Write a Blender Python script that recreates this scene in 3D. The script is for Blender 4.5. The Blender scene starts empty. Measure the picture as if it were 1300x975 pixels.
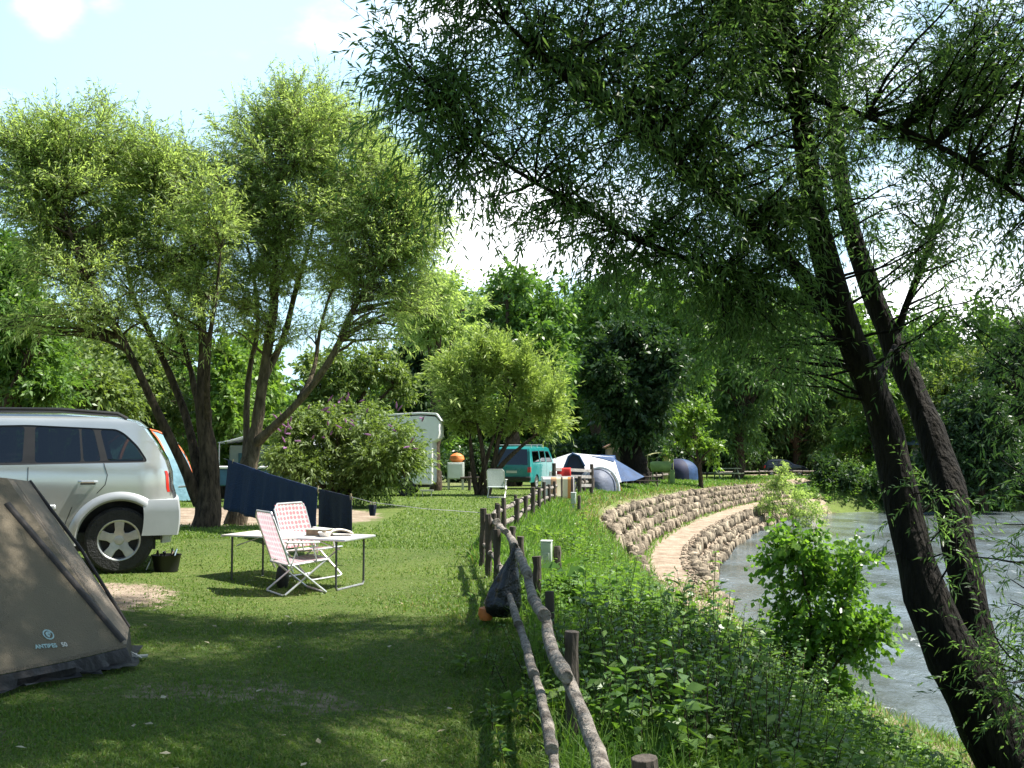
import bpy, bmesh, math, random
import numpy as np
from mathutils import Vector, Matrix, noise as mnoise
from mathutils.geometry import tessellate_polygon
R = math.radians
rng = np.random.default_rng(7)
random.seed(7)
S = bpy.context.scene
C = S.collection

# ---------------------------------------------------------------- camera, world, sun, exposure
EYE = Vector((0, 0, 1.5)); PITCH = math.atan((568-487.5)/1275.0); FPX = 1275.0
cam = bpy.data.objects.new('camera', bpy.data.cameras.new('camera')); C.objects.link(cam)
cam.location = EYE; cam.rotation_euler = (R(90)+PITCH, 0, 0)
cam.data.sensor_width = 36; cam.data.lens = 36*FPX/1300; cam.data.clip_end = 3000; cam.data.clip_start = .05
S.camera = cam
SUN_EL, SUN_AZ = R(58), R(80)                  # azimuth measured from +Y towards +X
w = bpy.data.worlds.new('World'); S.world = w; w.use_nodes = True
nt = w.node_tree; nt.nodes.clear()
def N(nt, t, **k):
    n = nt.nodes.new(t)
    for a, b in k.items():
        if a in n.inputs: n.inputs[a].default_value = b
        else: setattr(n, a, b)
    return n
sky = N(nt, 'ShaderNodeTexSky', sky_type='NISHITA', sun_disc=False)
sky.sun_elevation = SUN_EL; sky.sun_rotation = SUN_AZ; sky.air_density = 1.0; sky.dust_density = 1.4; sky.ozone_density = 1.3
bg = N(nt, 'ShaderNodeBackground', Strength=.08); out = N(nt, 'ShaderNodeOutputWorld')
tc = N(nt, 'ShaderNodeTexCoord')
mp = N(nt, 'ShaderNodeMapping'); mp.inputs['Scale'].default_value = (1, 1, 2.2)
nz = N(nt, 'ShaderNodeTexNoise', Scale=3.2, Detail=9.0, Roughness=.56)
nt.links.new(tc.outputs['Generated'], mp.inputs[0]); nt.links.new(mp.outputs[0], nz.inputs['Vector'])
def dirpx(px, py):
    v = Vector(((px-650)/FPX, 1, (487.5-py)/FPX)); v.normalize()
    return Matrix.Rotation(PITCH, 3, 'X') @ v
acc = None
for px, py, rad, amt in ((640, 300, .13, .34), (800, 280, .16, .22), (950, 330, .2, .2), (1200, 400, .26, .38), (60, -2, .06, .26), (130, -8, .045, .16), (600, 20, .10, .24), (1000, 60, .22, .26), (1250, 120, .2, .2), (480, 420, .06, .3), (1000, -400, .3, .25), (-300, 200, .25, .2)):
    d = N(nt, 'ShaderNodeVectorMath', operation='DISTANCE'); nt.links.new(tc.outputs['Generated'], d.inputs[0]); d.inputs[1].default_value = dirpx(px, py)
    m = N(nt, 'ShaderNodeMapRange', interpolation_type='SMOOTHSTEP'); nt.links.new(d.outputs['Value'], m.inputs[0])
    m.inputs[1].default_value = 0; m.inputs[2].default_value = rad; m.inputs[3].default_value = amt; m.inputs[4].default_value = 0
    if acc is None: acc = m.outputs[0]
    else:
        a = N(nt, 'ShaderNodeMath', operation='MAXIMUM'); nt.links.new(acc, a.inputs[0]); nt.links.new(m.outputs[0], a.inputs[1]); acc = a.outputs[0]
ad = N(nt, 'ShaderNodeMath', operation='ADD'); nt.links.new(nz.outputs['Fac'], ad.inputs[0]); nt.links.new(acc, ad.inputs[1])
cr = N(nt, 'ShaderNodeMapRange', interpolation_type='SMOOTHSTEP'); nt.links.new(ad.outputs[0], cr.inputs[0]); cr.inputs[1].default_value = .58; cr.inputs[2].default_value = .92
mx = N(nt, 'ShaderNodeMix', data_type='RGBA'); nt.links.new(cr.outputs[0], mx.inputs['Factor'])
tint = N(nt, 'ShaderNodeMix', data_type='RGBA', blend_type='MULTIPLY'); tint.inputs['Factor'].default_value = 1
nt.links.new(sky.outputs[0], tint.inputs['A']); tint.inputs['B'].default_value = (1.0, 1.08, 1.0, 1)
# pale veil added ahead to brighten only the visible part of the sky
vd = N(nt, 'ShaderNodeVectorMath', operation='DISTANCE'); nt.links.new(tc.outputs['Generated'], vd.inputs[0]); vd.inputs[1].default_value = dirpx(500, 250)
vm = N(nt, 'ShaderNodeMapRange', interpolation_type='SMOOTHSTEP'); nt.links.new(vd.outputs['Value'], vm.inputs[0]); vm.inputs[1].default_value = .15; vm.inputs[2].default_value = 1.0; vm.inputs[3].default_value = .66; vm.inputs[4].default_value = 0
veil = N(nt, 'ShaderNodeMix', data_type='RGBA'); nt.links.new(vm.outputs[0], veil.inputs['Factor']); nt.links.new(tint.outputs['Result'], veil.inputs['A']); veil.inputs['B'].default_value = (5.6, 8.2, 10.2, 1)
nt.links.new(veil.outputs['Result'], mx.inputs['A']); mx.inputs['B'].default_value = (15, 15.4, 16, 1)
nt.links.new(mx.outputs['Result'], bg.inputs[0]); nt.links.new(bg.outputs[0], out.inputs[0])
sun = bpy.data.objects.new('sun', bpy.data.lights.new('sun', 'SUN')); C.objects.link(sun)
sun.data.energy = 5.0; sun.data.angle = R(.55); sun.data.color = (1, .955, .87)
sv = Vector((math.cos(SUN_EL)*math.sin(SUN_AZ), math.cos(SUN_EL)*math.cos(SUN_AZ), math.sin(SUN_EL)))
sun.rotation_euler = sv.to_track_quat('Z', 'Y').to_euler()
S.view_settings.view_transform = 'Standard'; S.view_settings.look = 'None'; S.view_settings.exposure = 1.28; S.view_settings.gamma = 1
S.render.engine = 'CYCLES'
S.cycles.use_denoising = True; S.cycles.max_bounces = 7; S.cycles.diffuse_bounces = 3; S.cycles.glossy_bounces = 3; S.cycles.transmission_bounces = 5; S.cycles.transparent_max_bounces = 8
S.cycles.caustics_reflective = False; S.cycles.caustics_refractive = False; S.cycles.sample_clamp_indirect = 4

# ---------------------------------------------------------------- helpers
CP, SP = math.cos(PITCH), math.sin(PITCH)
def P(px, py, Y):
    """world point seen at photo pixel (px,py) on the vertical plane y = Y"""
    u = (px-650)/FPX; v = (487.5-py)/FPX
    dy = CP - v*SP; dz = SP + v*CP
    return Vector((u/dy*Y, Y, 1.5 + dz/dy*Y))
def mesh_np(name, V, F, mats, parent=None, rnd=None, smooth=False, mi=None, attrs=None):
    me = bpy.data.meshes.new(name); V = np.asarray(V, np.float32); F = np.asarray(F, np.int32)
    k = F.shape[1]; n = len(F)
    me.vertices.add(len(V)); me.vertices.foreach_set('co', V.ravel())
    me.loops.add(n*k); me.loops.foreach_set('vertex_index', F.ravel())
    me.polygons.add(n); me.polygons.foreach_set('loop_start', np.arange(0, n*k, k, dtype=np.int32))
    me.polygons.foreach_set('loop_total', np.full(n, k, np.int32))
    if smooth: me.polygons.foreach_set('use_smooth', np.ones(n, bool))
    for m in (mats if isinstance(mats, (list, tuple)) else [mats]): me.materials.append(m)
    if mi is not None: me.polygons.foreach_set('material_index', np.asarray(mi, np.int32))
    me.update(calc_edges=True)
    if rnd is not None:
        a = me.attributes.new('rnd', 'FLOAT', 'FACE'); a.data.foreach_set('value', np.asarray(rnd, np.float32))
    for nm, arr in (attrs or {}).items():
        a = me.attributes.new(nm, 'FLOAT', 'POINT'); a.data.foreach_set('value', np.asarray(arr, np.float32))
    o = bpy.data.objects.new(name, me); C.objects.link(o)
    if parent: o.parent = parent
    return o
def tag(o, label=None, cat=None, group=None, kind=None):
    if label: o['label'] = label
    if cat: o['category'] = cat
    if group: o['group'] = group
    if kind: o['kind'] = kind
    return o
def thing(name, loc, label, cat, rz=0, group=None):
    o = bpy.data.objects.new(name, None); C.objects.link(o); o.location = loc; o.rotation_euler = (0, 0, rz); o.empty_display_size = .2
    return tag(o, label, cat, group)
def copy_tree(o, parent=None):
    c = o.copy(); C.objects.link(c); c.parent = parent
    for ch in list(o.children): copy_tree(ch, c)
    return c
def norm(a): return a/np.maximum(np.linalg.norm(a, axis=-1, keepdims=True), 1e-9)
def tubes_np(Pt, Rd, sides):
    """Pt (n,k,3), Rd (n,k) -> V, F quads"""
    n, k, _ = Pt.shape
    T = norm(np.gradient(Pt, axis=1)); ov = np.abs(norm(Pt[:, -1]-Pt[:, 0])); ax = np.argmin(ov, axis=1)
    ref = np.eye(3)[ax][:, None, :]
    A = norm(np.cross(T, ref)); B = np.cross(T, A)
    th = np.arange(sides)*2*np.pi/sides
    V = Pt[:, :, None, :] + Rd[:, :, None, None]*(np.cos(th)[None, None, :, None]*A[:, :, None, :] + np.sin(th)[None, None, :, None]*B[:, :, None, :])
    idx = np.arange(n*k*sides).reshape(n, k, sides); nx = np.roll(idx, -1, axis=2)
    F = np.stack([idx[:, :-1], nx[:, :-1], nx[:, 1:], idx[:, 1:]], -1).reshape(-1, 4)
    return V.reshape(-1, 3), F
def leaves_np(B, D, L, W, up=None, droop=.15):
    """diamond leaves; B base, D direction, random roll unless up"""
    n = len(B); D = norm(D)
    if up is None: up = rng.normal(size=(n, 3))
    Sd = norm(np.cross(D, up)); Nn = np.cross(Sd, D)
    L = L[:, None]; W = W[:, None]
    mid = B + D*L*.42 + Nn*L*.06
    tip = B + D*L - np.array([0, 0, 1.])*L*droop
    V = np.stack([B, mid-Sd*W*.5, tip, mid+Sd*W*.5], 1).reshape(-1, 3)
    return V, np.arange(n*4).reshape(n, 4)
class Cat:
    def __init__(s): s.V = []; s.F = []; s.r = []; s.m = []; s.n = 0
    def add(s, V, F, r=None, m=0):
        s.V.append(V); s.F.append(F+s.n); s.n += len(V)
        s.r.append(np.full(len(F), .5) if r is None else r); s.m.append(np.full(len(F), m))
    def build(s, name, mats, parent=None, smooth=False):
        return mesh_np(name, np.concatenate(s.V), np.concatenate(s.F), mats, parent, np.concatenate(s.r), smooth, np.concatenate(s.m))
class MB:
    """mixed polygon builder"""
    def __init__(s): s.v = []; s.f = []; s.m = []; s.M = Matrix.Identity(4)
    def add(s, vs, fs, m=0):
        b = len(s.v); s.v += [tuple(s.M @ Vector(v)) for v in vs]; s.f += [tuple(b+i for i in f) for f in fs]; s.m += [m]*len(fs); return s
    def box(s, c, d, rot=None, m=0, taper=1.0):
        x, y, z = d[0]/2, d[1]/2, d[2]/2
        vs = [Vector((a*x*(taper if e > 0 else 1), b*y*(taper if e > 0 else 1), e*z)) for e in (-1, 1) for b in (-1, 1) for a in (-1, 1)]
        if rot is not None: vs = [rot @ v for v in vs]
        vs = [v+Vector(c) for v in vs]
        return s.add(vs, [(0, 2, 3, 1), (4, 5, 7, 6), (0, 1, 5, 4), (2, 6, 7, 3), (0, 4, 6, 2), (1, 3, 7, 5)], m)
    def tube(s, pts, r, n=8, m=0, caps=True):
        k = len(pts); rr = r if hasattr(r, '__len__') else [r]*k
        V, F = tubes_np(np.array([list(map(tuple, pts))], float), np.array([rr], float), n)
        fs = [tuple(f) for f in F.tolist()]
        if caps: fs += [tuple(range(n))[::-1], tuple(range((k-1)*n, k*n))]
        return s.add([Vector(v) for v in V], fs, m)
    def lathe(s, prof, n=24, m=0, axis='z', c=(0, 0, 0)):
        vs = []; c = Vector(c)
        for r, h in prof:
            for i in range(n):
                a = 2*math.pi*i/n; p = Vector((r*math.cos(a), r*math.sin(a), h))
                if axis == 'y': p = Vector((p.x, p.z, p.y))
                if axis == 'x': p = Vector((p.z, p.x, p.y))
                vs.append(p+c)
        fs = [(j*n+i, j*n+(i+1) % n, (j+1)*n+(i+1) % n, (j+1)*n+i) for j in range(len(prof)-1) for i in range(n)]
        return s.add(vs, fs, m)
    def prism(s, poly, y0, y1, m=0):
        """poly in (x,z), extruded along y"""
        n = len(poly); vs = [(x, y0, z) for x, z in poly]+[(x, y1, z) for x, z in poly]
        fs = [tuple(range(n)), tuple(range(n, 2*n))[::-1]]+[((i+1) % n, i, n+i, n+(i+1) % n) for i in range(n)]
        return s.add(vs, fs, m)
    def grid(s, fn, nu, nv, m=0):
        vs = [fn(i/nu, j/nv) for j in range(nv+1) for i in range(nu+1)]
        fs = [(j*(nu+1)+i, j*(nu+1)+i+1, (j+1)*(nu+1)+i+1, (j+1)*(nu+1)+i) for j in range(nv) for i in range(nu)]
        return s.add(vs, fs, m)
    def build(s, name, mats, parent=None, smooth=True, bevel=0, angle=35, solid=0):
        me = bpy.data.meshes.new(name); me.from_pydata(s.v, [], s.f)
        for mt in (mats if isinstance(mats, (list, tuple)) else [mats]): me.materials.append(mt)
        me.polygons.foreach_set('material_index', s.m)
        bm = bmesh.new(); bm.from_mesh(me); bmesh.ops.delete(bm, geom=[v for v in bm.verts if not v.link_faces], context='VERTS'); bmesh.ops.recalc_face_normals(bm, faces=bm.faces)
        if smooth:
            for f in bm.faces: f.smooth = True
            for e in bm.edges:
                if len(e.link_faces) == 2 and e.calc_face_angle(0) > R(angle): e.smooth = False
        bm.to_mesh(me); bm.free(); me.update()
        o = bpy.data.objects.new(name, me); C.objects.link(o)
        if parent: o.parent = parent
        if solid:
            md = o.modifiers.new('thick', 'SOLIDIFY'); md.thickness = solid; md.offset = 0
        if bevel:
            md = o.modifiers.new('bevel', 'BEVEL'); md.width = bevel; md.segments = 2; md.limit_method = 'ANGLE'; md.angle_limit = R(40); md.harden_normals = False
        return o

# ---------------------------------------------------------------- materials
def newmat(name):
    m = bpy.data.materials.new(name); m.use_nodes = True; nt = m.node_tree; nt.nodes.clear()
    o = N(nt, 'ShaderNodeOutputMaterial'); return m, nt, o
def lk(nt, a, b): nt.links.new(a, b)
def mat(name, col, rough=.6, var=.15, scale=6, bump=0, bscale=None, metal=0, spec=.5, stretch=(1, 1, 1), col2=None, coat=0, trans=0, detail=5, sheen=0):
    m, nt, o = newmat(name); b = N(nt, 'ShaderNodeBsdfPrincipled')
    b.inputs['Roughness'].default_value = rough; b.inputs['Metallic'].default_value = metal; b.inputs['Specular IOR Level'].default_value = spec
    b.inputs['Coat Weight'].default_value = coat; b.inputs['Coat Roughness'].default_value = .05
    t = N(nt, 'ShaderNodeTexCoord'); mp = N(nt, 'ShaderNodeMapping'); mp.inputs['Scale'].default_value = stretch
    lk(nt, t.outputs['Object'], mp.inputs[0])
    nz = N(nt, 'ShaderNodeTexNoise', Scale=scale, Detail=detail, Roughness=.6); lk(nt, mp.outputs[0], nz.inputs['Vector'])
    c2 = col2 or tuple(c*(1-var*2) for c in col); c1 = col if col2 else tuple(min(1, c*(1+var*.6)) for c in col)
    mr = N(nt, 'ShaderNodeMapRange'); lk(nt, nz.outputs['Fac'], mr.inputs[0]); mr.inputs[1].default_value = .32; mr.inputs[2].default_value = .68
    mx = N(nt, 'ShaderNodeMix', data_type='RGBA'); lk(nt, mr.outputs[0], mx.inputs['Factor']); mx.inputs['A'].default_value = (*c2, 1); mx.inputs['B'].default_value = (*c1, 1)
    lk(nt, mx.outputs['Result'], b.inputs['Base Color'])
    rr = N(nt, 'ShaderNodeMapRange'); lk(nt, nz.outputs['Fac'], rr.inputs[0]); rr.inputs[3].default_value = max(0, rough-.08); rr.inputs[4].default_value = min(1, rough+.08); lk(nt, rr.outputs[0], b.inputs['Roughness'])
    if bump:
        n2 = N(nt, 'ShaderNodeTexNoise', Scale=bscale or scale*3, Detail=6.0); lk(nt, mp.outputs[0], n2.inputs['Vector'])
        bp = N(nt, 'ShaderNodeBump', Strength=min(1, bump*10), Distance=.1*bump); lk(nt, n2.outputs['Fac'], bp.inputs['Height']); lk(nt, bp.outputs[0], b.inputs['Normal'])
    sh = b.outputs[0]
    if trans:
        tr = N(nt, 'ShaderNodeBsdfTranslucent'); lk(nt, mx.outputs['Result'], tr.inputs[0]); ms = N(nt, 'ShaderNodeMixShader'); ms.inputs[0].default_value = trans
        lk(nt, sh, ms.inputs[1]); lk(nt, tr.outputs[0], ms.inputs[2]); sh = ms.outputs[0]
    lk(nt, sh, o.inputs[0]); return m
def leafmat(name, c1, c2, trans=.38, rough=.45, tcol=None):
    m, nt, o = newmat(name); b = N(nt, 'ShaderNodeBsdfPrincipled'); b.inputs['Roughness'].default_value = rough; b.inputs['Specular IOR Level'].default_value = .35
    at = N(nt, 'ShaderNodeAttribute', attribute_name='rnd'); mx = N(nt, 'ShaderNodeMix', data_type='RGBA'); lk(nt, at.outputs['Fac'], mx.inputs['Factor'])
    mx.inputs['A'].default_value = (*c1, 1); mx.inputs['B'].default_value = (*c2, 1); lk(nt, mx.outputs['Result'], b.inputs['Base Color'])
    tr = N(nt, 'ShaderNodeBsdfTranslucent'); ml = N(nt, 'ShaderNodeMix', data_type='RGBA', blend_type='MULTIPLY'); ml.inputs['Factor'].default_value = 1
    lk(nt, mx.outputs['Result'], ml.inputs['A']); ml.inputs['B'].default_value = (*(tcol or (1.9, 2.0, .8)), 1); lk(nt, ml.outputs['Result'], tr.inputs[0])
    ms = N(nt, 'ShaderNodeMixShader'); ms.inputs[0].default_value = trans; lk(nt, b.outputs[0], ms.inputs[1]); lk(nt, tr.outputs[0], ms.inputs[2]); lk(nt, ms.outputs[0], o.inputs[0])
    return m
M = {}
M['bark'] = mat('bark', (.09, .065, .045), .9, .4, 5, .5, 9, stretch=(3, 3, .8), spec=.2)
M['bark_pale'] = mat('bark_pale', (.16, .125, .085), .9, .35, 5, .5, 9, stretch=(3, 3, .8), spec=.2)
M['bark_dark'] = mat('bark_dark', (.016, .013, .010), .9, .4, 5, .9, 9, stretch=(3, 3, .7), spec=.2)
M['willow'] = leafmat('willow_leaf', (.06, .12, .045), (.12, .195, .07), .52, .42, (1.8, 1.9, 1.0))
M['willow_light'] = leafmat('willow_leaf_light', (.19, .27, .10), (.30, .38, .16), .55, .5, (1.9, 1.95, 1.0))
M['willow_yellow'] = leafmat('willow_leaf_yellow', (.21, .29, .075), (.32, .39, .13), .42, .5, (1.4, 1.5, .8))
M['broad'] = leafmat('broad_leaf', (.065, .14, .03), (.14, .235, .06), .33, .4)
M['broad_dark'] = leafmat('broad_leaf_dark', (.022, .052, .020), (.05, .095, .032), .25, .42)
M['broad_light'] = leafmat('broad_leaf_light', (.09, .17, .035), (.15, .23, .05), .42, .42)
M['poplar'] = leafmat('poplar_leaf', (.08, .17, .03), (.14, .24, .045), .42, .35)
M['olive'] = leafmat('olive_leaf', (.10, .15, .045), (.18, .24, .08), .33, .5)
M['grass'] = leafmat('grass_blade', (.08, .155, .024), (.17, .235, .05), .4, .5, (1.4, 1.5, .8))
M['grass_lush'] = leafmat('grass_blade_lush', (.09, .19, .03), (.16, .26, .05), .42, .5, (1.4, 1.5, .8))
M['grass_dry'] = leafmat('grass_blade_dry', (.2, .19, .07), (.34, .28, .13), .35, .6, (1.2, 1.2, .8))
M['flower'] = mat('flower', (.35, .16, .34), .7, .3, 30, trans=.3)
M['seed'] = mat('seed_head', (.5, .5, .44), .8, .2, 30, trans=.3)
M['wood_post'] = mat('post_wood', (.085, .068, .055), .9, .35, 9, .3, 20, stretch=(1, 1, .25), col2=(.045, .035, .028))
M['wood_rail'] = mat('rail_wood', (.36, .32, .28), .9, .3, 11, .7, 25, col2=(.09, .07, .055))
M['stone'] = None
# ---------------------------------------------------------------- terrain
def chaikin(p, it=3):
    p = np.array(p, float)
    for _ in range(it):
        a = p[:-1]*.75+p[1:]*.25; b = p[:-1]*.25+p[1:]*.75
        q = np.empty((2*len(a), p.shape[1])); q[0::2] = a; q[1::2] = b
        p = np.concatenate([p[:1], q, p[-1:]])
    return p
WPTS = chaikin([(22, -30), (15, -6), (11.2, 4), (9.3, 9.5), (7.6, 14), (6.5, 18), (6.1, 23), (6.1, 28), (6.5, 33), (8.0, 40), (11.0, 49.5), (14.2, 58), (17.8, 66), (21.5, 71.5), (26, 74), (34, 75), (60, 76), (220, 82)], 3)
FPTS = chaikin([(1.0, -30), (.5, 1), (.33, 4), (.23, 5.9), (.03, 8.7), (-.3, 12.8), (-.28, 16), (0, 18), (.23, 20), (.78, 25), (1.2, 29), (1.7, 32), (2.6, 38), (4.1, 47), (6.1, 54), (11.0, 72), (15.7, 80), (24, 91), (40, 97), (220, 110)], 2)
def sdist(pts, X, Y):
    """signed distance, positive to the left of the polyline's direction"""
    best = np.full(X.shape, 1e18); sg = np.ones(X.shape)
    for (ax, ay), (bx, by) in zip(pts[:-1], pts[1:]):
        dx, dy = bx-ax, by-ay; L2 = dx*dx+dy*dy
        t = np.clip(((X-ax)*dx+(Y-ay)*dy)/L2, 0, 1)
        ex, ey = X-ax-t*dx, Y-ay-t*dy; d = ex*ex+ey*ey; c = dx*(Y-ay)-dy*(X-ax)
        k = d < best-1e-9; best = np.where(k, d, best); sg = np.where(k, np.sign(c), sg)
    return np.sqrt(best)*np.where(sg == 0, 1, sg)
def ss(a, b, x): t = np.clip((x-a)/(b-a), 0, 1); return t*t*(3-2*t)
WATER = -3.2
_r = np.random.default_rng(3); _ph = _r.uniform(0, 6.28, (40, 3)); _fr = _r.normal(size=(40, 2))
def vnoise(x, y, f=1.0):
    s = 0
    for i in range(10):
        k = f*(1.35**i)*.5; s = s+np.sin(x*_fr[i, 0]*k+_ph[i, 0]+1.3*np.sin(y*k*.7+_ph[i, 2]))*np.cos(y*_fr[i, 1]*k+_ph[i, 1])/(1.25**i)
    return s/2.5
def meadow(x, y):
    z = np.interp(y, [-50, 25, 60, 100, 200, 500], [0, 0, -.7, -1.18, -1.3, -1.3])
    z = z + .15*ss(-2.2, -4.2, x)*(1-ss(14, 22, y)) - .3*ss(-1.8, .3, x)*(1-ss(4, 9.5, y))
    return z + .02*vnoise(x, y, .8)
TST = [(.0, 0), (.06, 0), (.10, .30), (.36, .33), (.40, .63), (.64, .66), (.70, 1.0), (2.5, 1.02)]
def height(x, y, full=False):
    x = np.asarray(x, float); y = np.asarray(y, float)
    dw = sdist(WPTS, x, y); df = -sdist(FPTS, x, y); Mz = meadow(x, y)
    q = np.clip(dw/np.maximum(dw+np.maximum(df, 0), .01), 0, 1)
    near = np.interp(q, [0, .05, .12, .36, .6, .8, .94, 1], [0, .05, .09, .15, .55, .84, .98, 1]); zn = WATER+(Mz-WATER)*near + .05*vnoise(x, y, 3)*ss(0, .5, dw)*ss(0, .6, df)
    zt = np.interp(y, [29, 51, 78], [-.72, -.92, -1.2]); zp = WATER+1.02
    low = WATER+np.interp(dw, [a for a, b in TST], [b for a, b in TST])
    up = np.interp(dw, [2.5, 2.54, 2.84, 2.88, 3.16, 3.2, 3.48, 3.54], [0, .27, .29, .52, .54, .76, .8, 1.0])
    q2 = np.clip((dw-3.54)/np.maximum(dw-3.54+np.maximum(df, 0), .05), 0, 1)
    ztr = np.where(dw < 2.5, low, np.where(dw < 3.54, zp+(zt-zp)*up, zt+(Mz-zt)*(1-(1-q2)**1.6)))
    zfar = WATER+(Mz-WATER)*ss(0, 3.0, dw)
    t = ss(25.5, 28.5, y); f = np.maximum(ss(75, 80, y), ss(21.5, 24, x))
    z = zn*(1-t)+t*(ztr*(1-f)+zfar*f)
    z = np.where(df <= 0, Mz, z)
    z = np.where(dw < 0, WATER-np.minimum(.02-dw*.22, .9), z)
    # opposite bank to the right of the river
    ob = ss(0, 6, x-(34+ .1*(y)) )*(1-ss(66, 72, y)); z = np.maximum(z, WATER-1+ob*3.4)
    if full: return z, dw, df, t*(1-f)
    return z
def hz(x, y): return float(height(np.array([x]), np.array([y]))[0])
def axis(parts):
    o = []
    for a, b, s in parts: o += list(np.arange(a, b, s))
    return np.array(o+[parts[-1][1]])
gx = axis([(-400, -60, 20), (-60, -12, 1.0), (-12, -4, .25), (-4, 8, .12), (8, 26, .2), (26, 60, 1), (60, 420, 20)])
gy = axis([(-60, 0, 5), (0, 30, .15), (30, 80, .2), (80, 130, 1), (130, 900, 25)])
GX, GY = np.meshgrid(gx, gy); Z, DW, DF, TW = height(GX.ravel(), GY.ravel(), True)
X_, Y_ = GX.ravel(), GY.ravel()
nn = vnoise(X_, Y_, 2.2)
path = TW*ss(.62, .8, DW+.06*nn)*(1-ss(2.2, 2.5, DW+.12*nn))
shelf = TW*ss(2.5, 2.6, DW)*(1-ss(3.5, 3.6, DW))
lane = ss(17.6, 19.6, Y_+.5*nn)*(1-ss(24, 26.5, Y_+.5*nn))*(1-ss(-3.4, -2.2, X_+.25*nn+(np.abs(Y_-21.5)*.25)))*.9
lane2 = ss(26, 28, Y_+nn)*0
track = ss(16, 22, X_+nn)*ss(68, 74, Y_)*(1-ss(5.5, 8, DW+nn))*ss(2.2, 3.0, DW+.5*nn)
track2 = ss(20, 24, X_)*ss(86, 90, Y_+nn)*(1-ss(100, 104, Y_))*.8
far_sand = (1-ss(1.2, 3.2, np.hypot((X_+2.6)/1.6, (Y_-66)/7.0)+.2*nn))
bald = .85*(1-ss(.5, 1.5, np.hypot((X_+4.0)/.9, (Y_-9.2)/1.1)+.35*nn)) + .5*(1-ss(.4, 1.4, np.hypot((X_+1.5)/1.3, (Y_-6.3)/.5)+.3*nn)) + .5*(1-ss(.4, 1.4, np.hypot((X_+3.0)/.7, (Y_-5.2)/.4)+.3*nn)) + .45*ss(.75, 1.5, vnoise(X_, Y_, 1.0))*(Y_ < 16)*(DF < 0) + .5*(1-ss(.3, 1.2, np.hypot((X_-.9)/.7, (Y_-18.5)/2.2)+.3*nn))
bank = (1-t_) if False else (1-TW)*ss(-.4, .1, DW)*(1-ss(1.2, 2.4, DW+.5*nn))*(Y_ < 27)*.55
edge = TW*(1-ss(3.5, 4.3, DW+.35*nn))*ss(3.4, 3.55, DW)*.5
dirt = np.clip(path+shelf*.35+lane+track+track2+bald+bank+edge+far_sand*.4+.9*TW*(DW < .7)*(DW > -.1), 0, 1)
wet = (DW < 0).astype(float)
nxn, nyn = len(gx), len(gy); idx = np.arange(nxn*nyn).reshape(nyn, nxn)
F = np.stack([idx[:-1, :-1], idx[:-1, 1:], idx[1:, 1:], idx[1:, :-1]], -1).reshape(-1, 4)
m, nt, o = newmat('ground'); b = N(nt, 'ShaderNodeBsdfPrincipled'); b.inputs['Roughness'].default_value = .95; b.inputs['Specular IOR Level'].default_value = .15
t = N(nt, 'ShaderNodeTexCoord')
def tn(scale, det=6, rough=.6):
    q = N(nt, 'ShaderNodeTexNoise', Scale=scale, Detail=float(det), Roughness=rough); lk(nt, t.outputs['Object'], q.inputs['Vector']); return q.outputs['Fac']
def mr(src, a, b_, c=0, d=1):
    q = N(nt, 'ShaderNodeMapRange'); lk(nt, src, q.inputs[0])
    for i, v in enumerate((a, b_, c, d)): q.inputs[i+1].default_value = v
    return q.outputs[0]
def mixc(f, A, B):
    q = N(nt, 'ShaderNodeMix', data_type='RGBA'); lk(nt, f, q.inputs['Factor'])
    for k, v in (('A', A), ('B', B)):
        if isinstance(v, tuple): q.inputs[k].default_value = (*v, 1)
        else: lk(nt, v, q.inputs[k])
    return q.outputs['Result']
g1 = mixc(mr(tn(.55, 5), .35, .65), (.08, .135, .026), (.15, .21, .045))
g2 = mixc(mr(tn(14, 6), .45, .72, 0, .7), g1, (.23, .22, .09))
g3 = mixc(mr(tn(45, 5), .35, .7, 0, .55), g2, (.045, .075, .018))
d1 = mixc(mr(tn(2.2, 9, .7), .36, .62), (.24, .18, .125), (.50, .40, .31))
d2 = mixc(mr(tn(11, 9, .8), .45, .68, 0, .75), d1, (.17, .125, .085))
at = N(nt, 'ShaderNodeAttribute', attribute_name='dirt')
s1 = N(nt, 'ShaderNodeMath', operation='ADD'); lk(nt, at.outputs['Fac'], s1.inputs[0]); lk(nt, mr(tn(9, 6), .2, .8, -.35, .35), s1.inputs[1])
gr = mixc(mr(s1.outputs[0], .38, .62), g3, d2)
aw = N(nt, 'ShaderNodeAttribute', attribute_name='wet'); gw = mixc(aw.outputs['Fac'], gr, mixc(mr(tn(3, 6), .35, .65), (.05, .035, .02), (.13, .09, .055)))
lk(nt, gw, b.inputs['Base Color'])
bp = N(nt, 'ShaderNodeBump', Strength=.9, Distance=.07); lk(nt, tn(28, 8, .7), bp.inputs['Height']); lk(nt, bp.outputs[0], b.inputs['Normal']); lk(nt, b.outputs[0], o.inputs[0])
M['ground'] = m
tag(mesh_np('ground', np.stack([X_, Y_, Z], -1), F, m, smooth=True, attrs={'dirt': dirt, 'wet': wet}), kind='structure')

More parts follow.
